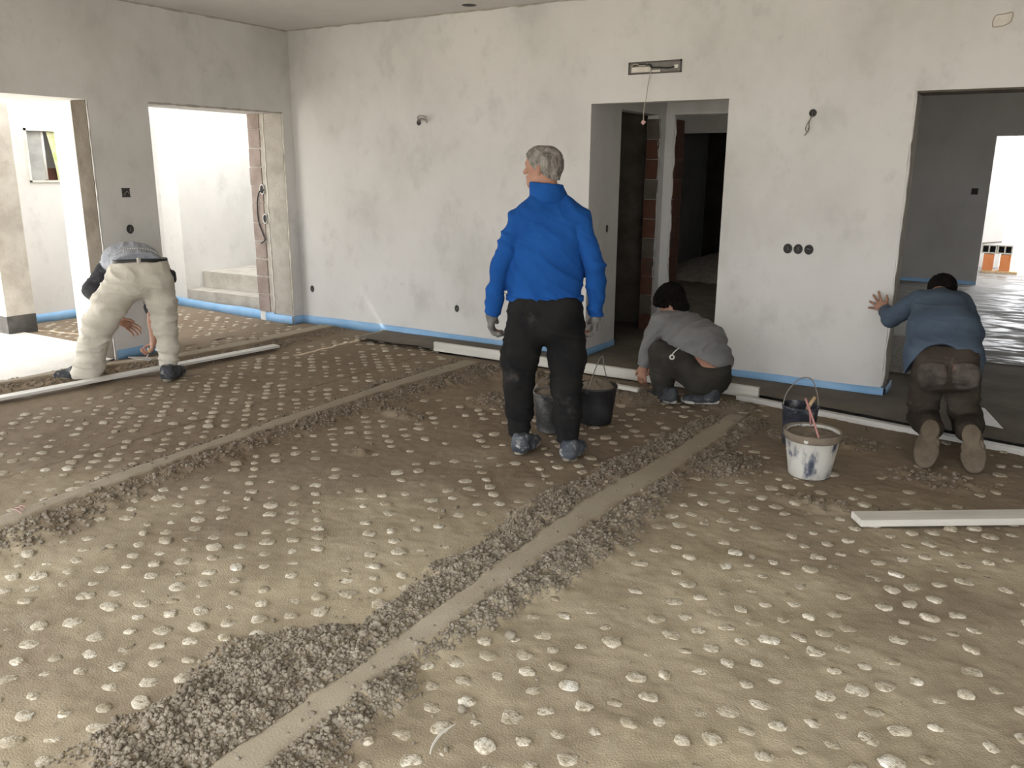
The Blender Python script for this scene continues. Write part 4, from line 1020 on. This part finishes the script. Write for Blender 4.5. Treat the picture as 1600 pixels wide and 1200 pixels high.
# ---- the standing man in the blue fleece
def standing_man():
    base = np.array([-2.34, 4.19, 0.0])
    par = empty('person', tuple(base)); J, r, n = person_frame(base)
    tag(par, 'person in blue fleece and black trousers standing with back turned, wearing grey gloves', 'person', 'workers on the floor')
    shL, elL, wrL = J(812, 343, .0), J(782, 414, -.02), J(769, 488, .07)
    shR, elR, wrR = J(905, 341, .0), J(930, 414, -.02), J(931, 491, .07)
    neck = J(856, 302, .03); C = J(848, 262, .06)
    hipL, knL, anL = J(822, 512, .02), J(810, 597, .03), J(812, 688, .05)
    hipR, knR, anR = J(881, 512, .02), J(885, 600, -.03), J(887, 697, -.09)
    pel, mid, ch = J(852, 485, .02), J(852, 430, .03), J(853, 365, .03)
    hd = nrm(-r * .93 + n * .36)
    hp, P, s = head_prims(C, hd, UP, neck)
    tors = [cap(pel - r * .07, pel + r * .07, .105), cap(pel, mid, .11, .11, .04, r, 1.5), cap(mid, ch, .115, .105, .04, r, 1.5), cap(shL + r * .06, shR - r * .06, .06, .06, .04)]
    arms = limb([shL, elL, wrL], [.052, .043, .03]) + limb([shR, elR, wrR], [.052, .043, .03])
    legs = limb([hipL, knL, anL], [.085, .058, .042]) + limb([hipR, knR, anR], [.085, .058, .042])
    hand = hand_prims(wrL, J(767, 515, .09) - wrL, r, n, (.5, .7, .6), 0, 1.0) + hand_prims(wrR, J(928, 516, .09) - wrR, -r, n, (.5, .7, .6), 0, 1.0)
    link('body', sdf_mesh('body', hp + tors + arms + legs + hand, .006), MP['skin'], par, True)
    hair_obj(par, MP['hair_grey'], C, hd, UP, P, s, 'hair', 3, .012, .004, .065, .045)
    for sg in (1, -1):
        e = MB().lathe([(0, -.012), (.009, -.008), (.012, 0), (.009, .008), (0, .012)], 12, Matrix.Translation(Vector(P(.076, .003, .031 * sg)))).obj('eye', plain('eye', (.05, .04, .035), .3), par, True)
        bw = MB().tube([P(.088, .024, sg * .014), P(.09, .029, sg * .03), P(.082, .024, sg * .046)], [.004, .005, .003], 6).obj('eyebrow', MP['hair_grey'], par, True)
    # fleece
    fl = [cap(J(850, 462, .02) - r * .0, J(851, 425, .02), .130, .126, .05, r, 1.68), cap(J(851, 425, .02), J(853, 375, .02), .126, .12, .05, r, 1.6), cap(J(853, 375, .02), J(854, 338, .02), .12, .085, .05, r, 1.6),
          cap(shL + r * .03, shR - r * .03, .07, .07, .06), cap(shL + r * .045 + UP * .03, neck, .055, .06, .05), cap(shR - r * .045 + UP * .03, neck, .055, .06, .05)]
    sl = limb([shL, J(795, 380, -.01), elL, wrL], [.066, .058, .06, .047], .007) + limb([shR, J(919, 380, -.01), elR, wrR], [.066, .058, .06, .047], .007)
    hem = ('cut', J(851, 468, .02), -UP, .34)
    cut = [(wrL, nrm(wrL - elL), .09), (wrR, nrm(wrR - elR), .09)]
    fz = folds(10, .013, 5, UP + r * .6, .004)
    link('jacket', sdf_mesh('jacket', fl + [hem] + sl, .0068, cut, fz), MP['blue_fleece'], par, True)
    col = [cap(J(857, 309, .03), J(853, 288, .035), .09, .081, .02, r, 1.16)]
    link('collar', sdf_mesh('collar', col, .005, [(J(850, 286, .03), UP * .9 - n * .0 + r * .06, .12), (J(857, 316, .03), -UP, .12)], folds(14, .003, 9)), MP['blue_fleece'], par, True)
    link('hem_band', sdf_mesh('hem_band', [cap(J(851, 464, .02), J(851, 459, .02), .133, .133, .02, r, 1.69)], .006, [(J(851, 470.5, .02), -UP, .34), (J(851, 461, .02), UP, .34)], folds(10, .003, 2)), MP['blue_fleece'], par, True)
    # trousers
    tr = [cap(J(832, 482, .01), J(871, 482, .01), .135, .135, .04), cap(J(833, 505, -.02), J(870, 505, -.02), .125, .125, .04), cap(J(852, 470, .02), J(852, 490, .02), .125, .13, .04, r, 1.6)]
    tr += limb([J(822, 515, .01), J(811, 560, .02), knL, J(812, 640, .04), J(811, 676, .05)], [.124, .108, .09, .08, .064], .03)
    tr += limb([J(881, 515, .01), J(887, 560, .0), knR, J(887, 645, -.06), J(887, 685, -.09)], [.124, .108, .09, .08, .064], .03)
    cut = [(J(852, 462, .02), UP, .3), (J(811, 679, .05), -UP, .1), (J(887, 689, -.09), -UP, .1)]
    link('trousers', sdf_mesh('trousers', tr, .0075, cut, folds(12, .009, 31, UP + r * .4, .002)), MP['black_cloth'], par, True)
    for (w, pt, dirv) in ((wrL, J(767, 515, .09), r), (wrR, J(928, 516, .09), -r)):
        g = hand_prims(w + (pt - w) * .05, pt - w, dirv, n, (.5, .7, .6), 0, 1.02, e=.004) + [cap(w - nrm(pt - w) * .03, w + nrm(pt - w) * .02, .036, .032, .015)]
        link('glove', sdf_mesh('glove', g, .0045, [], folds(40, .0015, 4)), MP['glove'], par, True)
    for hp_, fd in ((at_z(808, 714, 0.0), n * .9 + r * .42), (at_z(884, 724, 0.0), n * .92 + r * .38)):
        hp_ = np.array(hp_); shoe(par, hp_ + UP * .012, fd, UP, (MP['shoe_blue'], MP['sole_dusty']), .275, 1.1, seed=3)
    return par
standing_man()
# ---- the man bending over by the side opening, in beige trousers
def bending_man():
    base = np.array([-6.08, 3.86, 0.0])
    par = empty('person', tuple(base)); J, r, n = person_frame(base)
    tag(par, 'person in beige work trousers bending over with a trowel beside the side opening', 'person', 'workers on the floor')
    hipL, knL, anL = J(199, 440, .0), J(160, 497, .02), J(146, 578, .1)
    hipR, knR, anR = J(243, 440, .0), J(257, 503, -.02), J(265, 574, -.06)
    pel, mid, ch = J(219, 424, .02), J(208, 407, .22), J(199, 418, .42)
    neck = J(200, 432, .54); C = J(205, 440, .66)
    shL, elL, wrL = J(166, 420, .40), J(143, 452, .26), J(186, 499, .40)
    shR, elR, wrR = J(234, 424, .42), J(238, 478, .3), J(241, 531, .22)
    hf, hu = nrm(-UP * .9 + n * .2), nrm(n)
    hp, P, s = head_prims(C, hf, hu, neck)
    tors = [cap(J(203, 430, .02), J(236, 430, .02), .1), cap(pel, mid, .1, .1, .04, r, 1.35), cap(mid, ch, .1, .1, .04, r, 1.35), cap(shL + r * .05, shR - r * .05, .06, .06, .04)]
    arms = limb([shL, elL, wrL], [.05, .042, .03]) + limb([shR, elR, J(240, 503, .26), wrR], [.05, .046, .045, .033])
    legs = limb([hipL, knL, anL], [.085, .058, .042]) + limb([hipR, knR, anR], [.085, .058, .042])
    wrL = J(184, 500, .36); dL = J(219, 517, .36) - wrL
    hand = hand_prims(wrL, dL, -n * .75 - UP * .5, UP * .8 + r * .3, (.15, .45, .4), .14, 1.2, (.8, .6, .2))
    dR = J(236, 551, .2) - wrR
    hand += hand_prims(wrR, dR, -r, n, (.9, 1.1, .7), 0, 1.15, (.5, .5, .7))
    link('body', sdf_mesh('body', hp + tors + arms + legs + hand, .0065), MP['skin'], par, True)
    hair_obj(par, MP['hair_black'], C, hf, hu, P, s, 'hair', 5, .016, .005, .08)
    # sweater: back seen over the belt
    sw = [cap(J(215, 414, .03), J(204, 404, .2), .112, .12, .05, r, 1.62), cap(J(204, 404, .2), J(196, 414, .42), .12, .115, .05, r, 1.6),
          cap(shL + r * .04, shR - r * .04, .07, .07, .06)]
    b = sdf_mesh('sweater', sw + [('cut', J(218, 407, .0), -n * .9 + UP * -.35, .3)], .0065, [], folds(13, .006, 41, r, .003))
    so = link('sweater', b, MP['shirt_grey'], par, True)
    from mathutils.bvhtree import BVHTree
    bv = BVHTree.FromPolygons([v.co.copy() for v in b.vertices], [tuple(q.vertices) for q in b.polygons])
    tp_ = []
    for (u_, v_) in ((181, 398), (189, 393), (199, 390), (210, 389), (222, 389), (234, 391), (243, 395), (249, 400)):
        h_ = bv.ray_cast(Vector((0, 0, CAMZ)), Vector(tuple(ray(u_, v_))).normalized())
        if h_[0] is not None: tp_.append(h_[0] + h_[1] * .003)
    if len(tp_) > 3:
        tb = MB()
        pp_ = spline(tp_, 6)
        for k_ in range(0, len(pp_) - 1, 2): tb.tube([pp_[k_], pp_[k_].lerp(pp_[k_ + 1], .9)], .006, 6)
        ht = tb.obj('hem_trim', MT['white_plastic'], None, True); ht.parent = so
    for (a, c, w, rr, sd) in ((shL, elL, elL + (wrL - elL) * .62, (.068, .066, .045), 1), (shR, elR, J(239, 489, .28), (.066, .06, .055), 2)):
        dd = nrm(w - c)
        link('sleeve', sdf_mesh('sleeve', limb([a, c, w], rr, .02), .006, [(w, dd, .09)], folds(20, .007, 50 + sd, nrm(c - a), .003)), MP['sleeve_dark'], par, True)
    # trousers
    tr = [cap(J(202, 424, .0), J(237, 424, .0), .115, .115, .05), cap(J(203, 440, -.03), J(236, 440, -.03), .125, .125, .05), cap(J(219, 408, .03), J(219, 424, .02), .12, .12, .04, r, 1.62)]
    tr += limb([J(197, 440, 0), J(172, 475, .01), J(157, 502, .02), J(146, 540, .06), J(137, 583, .1)], [.145, .125, .115, .106, .112], .04)
    tr += limb([J(244, 440, 0), J(252, 472, -.01), J(257, 503, -.02), J(262, 540, -.04), J(264, 568, -.06)], [.135, .108, .092, .08, .074], .04)
    cut = [(J(219, 411, -.05), UP, .4), (J(137, 588, .1), -UP, .14), (J(264, 571, -.06), -UP, .12)]
    tro = link('trousers', sdf_mesh('trousers', tr, .0075, cut, folds(12, .015, 61, UP + r * .3, .003)), MP['beige'], par, True)
    bl = [cap(J(219, 409, .03), J(219, 407, .03), .124, .124, .01, r, 1.62)]
    link('belt', sdf_mesh('belt', bl, .005, [(J(219, 405.5, -.05), UP, .4), (J(219, 412.5, -.05), -UP, .4)]), MP['leather'], par, True)
    lp = J(217, 409, -.1); MB().box(lp[0] - .012, lp[0] + .012, lp[1] - .012, lp[1] + .012, lp[2] - .03, lp[2] + .03, .004).obj('belt_loop', MP['beige'], par)
    pc = J(270, 432, .02)
    link('pouch', sdf_mesh('pouch', [cap(pc + UP * .02, pc - UP * .02, .032, .034, .01, r, .8), cap(J(264, 420, .02), pc, .012, .014, .01)], .005), MP['leather'], par, True)
    hl = np.array(at_z(150, 592, 0.0)); shoe(par, hl + UP * .012 + n * .02, -r * .97 + n * .18, UP, (MP['shoe_dark'], MP['sole_dusty']), .31, 1.12, seed=5)
    hr = np.array(at_z(259, 598, 0.0)); shoe(par, hr + UP * .012, n * .85 + r * .5, UP, (MP['shoe_dark'], MP['sole_dusty']), .29, 1.2, seed=6)
    return par, wrR, dR, J, r, n
_bm_par, _wr, _dr, _J2, _r2, _n2 = bending_man()
# trowel in his hand
tp = empty('pointing_trowel', tuple(at_z(216, 566, 0.03)))
tag(tp, "flat steel trowel held in the bending worker's hand over the mortar", 'trowel')
pa, pb = _J2(200, 558, .26), _J2(232, 561, .26)
e1 = nrm(pb - pa); e3 = UP; e2 = np.cross(e3, e1)
Mt = Matrix(((e1[0], e2[0], e3[0], pa[0]), (e1[1], e2[1], e3[1], pa[1]), (e1[2], e2[2], e3[2], pa[2]), (0, 0, 0, 1)))
MB().prism([(0, 0), (.05, -.045), (.165, -.062), (.185, 0), (.165, .062), (.05, .045)], -.002, .002, Mt).obj('blade', MP['steel'], tp)
gp = _wr + nrm(_dr) * .085 - _r2 * .02
MB().tube(spline([pb - e1 * .02, pb + UP * .035, gp - _n2 * .05], 5), .005, 8).obj('shank', MP['steel'], tp, True)
MB().tube([gp - _n2 * .055, gp - _n2 * .02, gp + _n2 * .06], [.012, .015, .013], 10).obj('handle', MT['raw_wood'], tp, True)

# ---- the crouching man in the grey sweatshirt
def crouching_man():
    base = np.array([-2.02, 5.74, 0.0])
    par = empty('person', tuple(base)); J, r, n = person_frame(base)
    tag(par, 'person in grey sweatshirt squatting by the doorway with dark hair and sneakers', 'person', 'workers on the floor')
    fw = nrm(-r * .72 + n * .69); lf = nrm(-r * .69 - n * .72)        # facing, his left
    C = J(1048, 472, .2); neck = J(1056, 494, .17)
    shL, elL, wrL = J(1031, 503, .08), J(1013, 540, .10), J(1006, 572, .12)
    shR, elR, wrR = J(1082, 503, .36), J(1048, 540, .5), J(1022, 556, .42)
    pel, mid, ch = J(1108, 577, -.02), J(1092, 537, .06), J(1064, 510, .16)
    hipL, knL, anL = J(1092, 590, -.08), J(1034, 553, .0), J(1042, 617, .02)
    hipR, knR, anR = J(1115, 588, .06), J(1066, 565, .28), J(1106, 614, .08)
    hd = nrm(fw * .62 - UP * .78)
    hp, P, s = head_prims(C, hd, nrm(fw * .7 + UP * .6), neck)
    sd = nrm(shR - shL)
    tors = [cap(hipL, hipR, .11, .11, .04), cap(pel, mid, .118, .1, .04, sd, 1.25), cap(mid, ch, .1, .1, .04, sd, 1.3), cap(shL, shR, .055, .055, .04)]
    arms = limb([shL, elL, wrL], [.05, .042, .03]) + limb([shR, elR, wrR], [.05, .042, .03])
    legs = limb([hipL, knL, anL], [.08, .056, .042]) + limb([hipR, knR, anR], [.08, .056, .042])
    hand = hand_prims(wrL, J(1002, 592, .12) - wrL, fw * .2 - lf, fw, (.35, .5, .5), .05, 1.05, (.7, .6, .2)) + hand_prims(wrR, -UP, lf, fw, (.4, .5, .4))
    link('body', sdf_mesh('body', hp + tors + arms + legs + hand, .0064), MP['skin'], par, True)
    hair_obj(par, MP['hair_black'], C, hd, nrm(fw * .7 + UP * .6), P, s, 'hair', 7, .028, .012, .15, .06, -.1)
    sw = [cap(J(1110, 563, .0), J(1093, 533, .06), .14, .15, .05, sd, 1.4), cap(J(1072, 560, .02), J(1072, 533, .06), .13, .13, .06), cap(J(1050, 519, .1), J(1076, 530, .06), .11, .12, .05), cap(J(1093, 533, .06), J(1064, 512, .16), .15, .115, .05, sd, 1.4), cap(shL + r * .02, shR, .075, .075, .06),
          cap(J(1066, 505, .16), neck, .09, .065, .05), ('cut', J(1098, 563, -.1), -r * .38 - UP * .92 - n * .12, .4)]
    sl = limb([shL, J(1021, 522, .09), elL, wrL + (wrL - elL) * .08], [.07, .064, .06, .042], .014) + limb([shR, elR, wrR], [.07, .06, .045], .02)
    link('sweatshirt', sdf_mesh('sweatshirt', sw + sl, .006, [(wrL, nrm(wrL - elL), .08)], folds(12, .012, 71, nrm(ch - mid) + r * .3, .003)), MP['sweat_grey'], par, True)
    col = J(1057, 491, .17)
    link('collar_rib', sdf_mesh('collar_rib', [cap(col, col + (C - col) * .1, .07, .068, .02)], .005, [(col + (C - col) * .2, C - col, .1)]), MP['sweat_grey'], par, True)
    tr = [cap(J(1100, 592, -.06), J(1112, 588, .06), .13, .13, .05), cap(J(1112, 580, -.02), J(1106, 592, -.02), .135, .13, .05),
          ('cut', J(1125, 574, -.1), nrm(J(1095, 533, .06) - J(1112, 590, -.02)) * .7 + UP * .7, .3)]
    tr += limb([hipL, J(1060, 566, -.05), knL, J(1035, 585, .0), J(1037, 621, .02)], [.118, .108, .092, .088, .08], .03)
    tr += limb([hipR, J(1090, 575, .17), knR, J(1092, 592, .14), J(1104, 617, .02)], [.118, .1, .085, .088, .08], .03)
    cut = [(J(1037, 625, .02), -UP, .12), (J(1104, 621, .02), -UP, .12)]
    link('trousers', sdf_mesh('trousers', tr, .0075, cut, folds(12, .007, 81, UP, .003)), MP['trouser_dark'], par, True)
    h1 = np.array(at_z(1055, 633, 0.0)); shoe(par, h1 + UP * .012, nrm(-r * .82 + n * .55), UP, (MP['shoe_dark'], MP['shoe_white']), .25, 1.0, seed=8)
    h2 = np.array(at_z(1122, 640, 0.0)); shoe(par, h2 + UP * .045, nrm(-r * .9 + n * .35 - UP * .13), UP, (MP['shoe_dark'], MP['shoe_white']), .27, 1.05, seed=9)
    q = J(1050, 558, -.17); M = Matrix.Translation(Vector(q)) @ Vector(tuple(-n)).to_track_quat('Z', 'Y').to_matrix().to_4x4()
    MB().lathe([(.011, -.005), (.018, -.004), (.02, 0), (.018, .004), (.011, .005), (.009, 0), (.011, -.005)], 18, M).obj('key_ring', MT['white_plastic'], par, True)
    MB().tube(spline([q + UP * .018, q + UP * .045 + r * .02, q + UP * .06 + r * .05 + n * .06], 5), .004, 6).obj('key_strap', MT['white_plastic'], par, True)
    return par
crouching_man()

# ---- the kneeling man in the slate-blue sweater
def kneeling_man():
    base = np.array([-0.25, 5.3, 0.0])
    par = empty('person', tuple(base)); J, r, n = person_frame(base)
    tag(par, 'person in slate-blue sweater kneeling with one hand on the wall edge, soles showing', 'person', 'workers on the floor')
    gz = lambda p, z: np.array([p[0], p[1], z])
    toeL, toeR = np.array(at_z(1443, 729, .022)), np.array(at_z(1523, 738, .022))
    hlL, hlR = J(1456, 657, .08), J(1516, 664, .08)
    anL, anR = J(1456, 668, .17), J(1513, 672, .17)
    knL = gz(J(1445, 668, .52), .12); knR = gz(J(1508, 680, .50), .12)
    hipL, hipR = J(1453, 580, .42), J(1501, 582, .42)
    pel, mid, ch = J(1477, 563, .44), J(1473, 520, .58), J(1466, 480, .76)
    neck = J(1468, 462, .9); C = J(1471, 458, 1.0)
    shL, shR = J(1436, 470, .82), J(1500, 474, .84)
    elL = J(1392, 497, .98)
    wrL = at_y(1383, 485, 6.49)
    wrL = elL + nrm(wrL - elL) * min(np.linalg.norm(wrL - elL), .34)
    elR, wrR = J(1521, 520, .84), J(1508, 590, 1.05)
    hd = nrm(n * .75 - UP * .62)
    hp, P, s = head_prims(C, hd, nrm(n * .6 + UP * .7), neck)
    tors = [cap(hipL, hipR, .1, .1, .04), cap(pel, mid, .1, .1, .04, r, 1.35), cap(mid, ch, .1, .1, .04, r, 1.4), cap(shL + r * .03, shR - r * .03, .055, .055, .04)]
    arms = limb([shL, elL, wrL], [.05, .042, .03]) + limb([shR, elR, wrR], [.05, .042, .03])
    legs = limb([hipL, knL, anL], [.08, .058, .042]) + limb([hipR, knR, anR], [.08, .058, .042])
    tgt = at_y(1366, 471, 6.558)
    hand = hand_prims(wrL, tgt - wrL + np.array([0, .02, .0]), np.array([0, 1.0, 0]) + .2 * n, UP * .6 + r * .6, (-.05, .08, .08), .42, 1.02, (.45, .9, -.1)) + hand_prims(wrR, nrm(-UP * .8 + n * .5), -r, n, (.4, .5, .5))
    link('body', sdf_mesh('body', hp + tors + arms + legs + hand, .0064), MP['skin'], par, True)
    hair_obj(par, MP['hair_black'], C, hd, nrm(n * .6 + UP * .7), P, s, 'hair', 9, .016, .005, .13, .05, -.08)
    sw = [cap(J(1472, 582, .42), J(1474, 556, .46), .145, .148, .05, r, 1.5), cap(J(1474, 556, .46), J(1474, 515, .58), .148, .14, .05, r, 1.4), cap(J(1474, 515, .58), J(1468, 482, .74), .14, .115, .05, r, 1.46), cap(shL + r * .02, shR - r * .02, .075, .075, .06), cap(ch, neck, .09, .062, .05),
          ('cut', J(1474, 534, .3), -UP * .9 - n * .45, .4, lambda X, Y, Z: -4.5 * ((X * r[0] + Y * r[1]) ** 2))]
    sl = limb([shL, elL, wrL - nrm(wrL - elL) * .01], [.074, .066, .046], .02) + limb([shR, elR, wrR], [.074, .064, .046], .014)
    link('sweater', sdf_mesh('sweater', sw + sl, .006, [(wrL - nrm(wrL - elL) * .03, nrm(wrL - elL), .08)], folds(9, .006, 91, UP + r * .2, .004)), MP['sweater_blue'], par, True)
    tr = [cap(J(1458, 562, .42), J(1496, 562, .42), .125, .125, .05), cap(J(1457, 585, .38), J(1499, 586, .38), .115, .115, .05), cap(J(1477, 545, .46), J(1477, 560, .44), .11, .115, .05, r, 1.4)]
    tr += limb([J(1449, 590, .42), J(1443, 628, .46), knL - r * .02, anL - n * .03], [.105, .094, .092, .066], .015) + limb([J(1503, 592, .42), J(1506, 635, .46), knR + r * .01, anR - n * .03], [.105, .092, .09, .066], .015)
    link('trousers', sdf_mesh('trousers', tr, .0075, [(J(1477, 535, .46), UP, .3)], folds(12, .010, 101, UP, .004)), MP['brown_cloth'], par, True)
    for (u0, u1, v0, v1, wd) in ((1436, 1479, 566, 606, .26), (1490, 1528, 568, 608, .26)):
        c0 = J((u0 + u1) / 2, (v0 + v1) / 2, .295 + .0)
        pk = [cap(J(u0 + 9, v0 + 8 + (v1 - v0 - 17) * q / 4, .288 - .018 * math.sin(q * .8)), J(u1 - 9, v0 + 8 + (v1 - v0 - 17) * q / 4, .288 - .018 * math.sin(q * .8)), .033, .033, .03, n, .75) for q in range(5)]
        link('seat_pocket', sdf_mesh('seat_pocket', pk, .005, [], folds(18, .007, int(u0), UP, .002)), MP['grey_patch'], par, True)
    for toe, hl, sd in ((toeL, hlL, 1), (toeR, hlR, 2)):
        f = nrm(toe - hl); u = nrm(n * 1.0 + UP * .1)
        shoe(par, hl, f, u, (MP['shoe_dark'] if 0 else MP['mud_sole'], MP['mud_sole']), np.linalg.norm(toe - hl) * .95, 1.12, seed=10 + sd, sw=1.32)
    return par
kneeling_man()
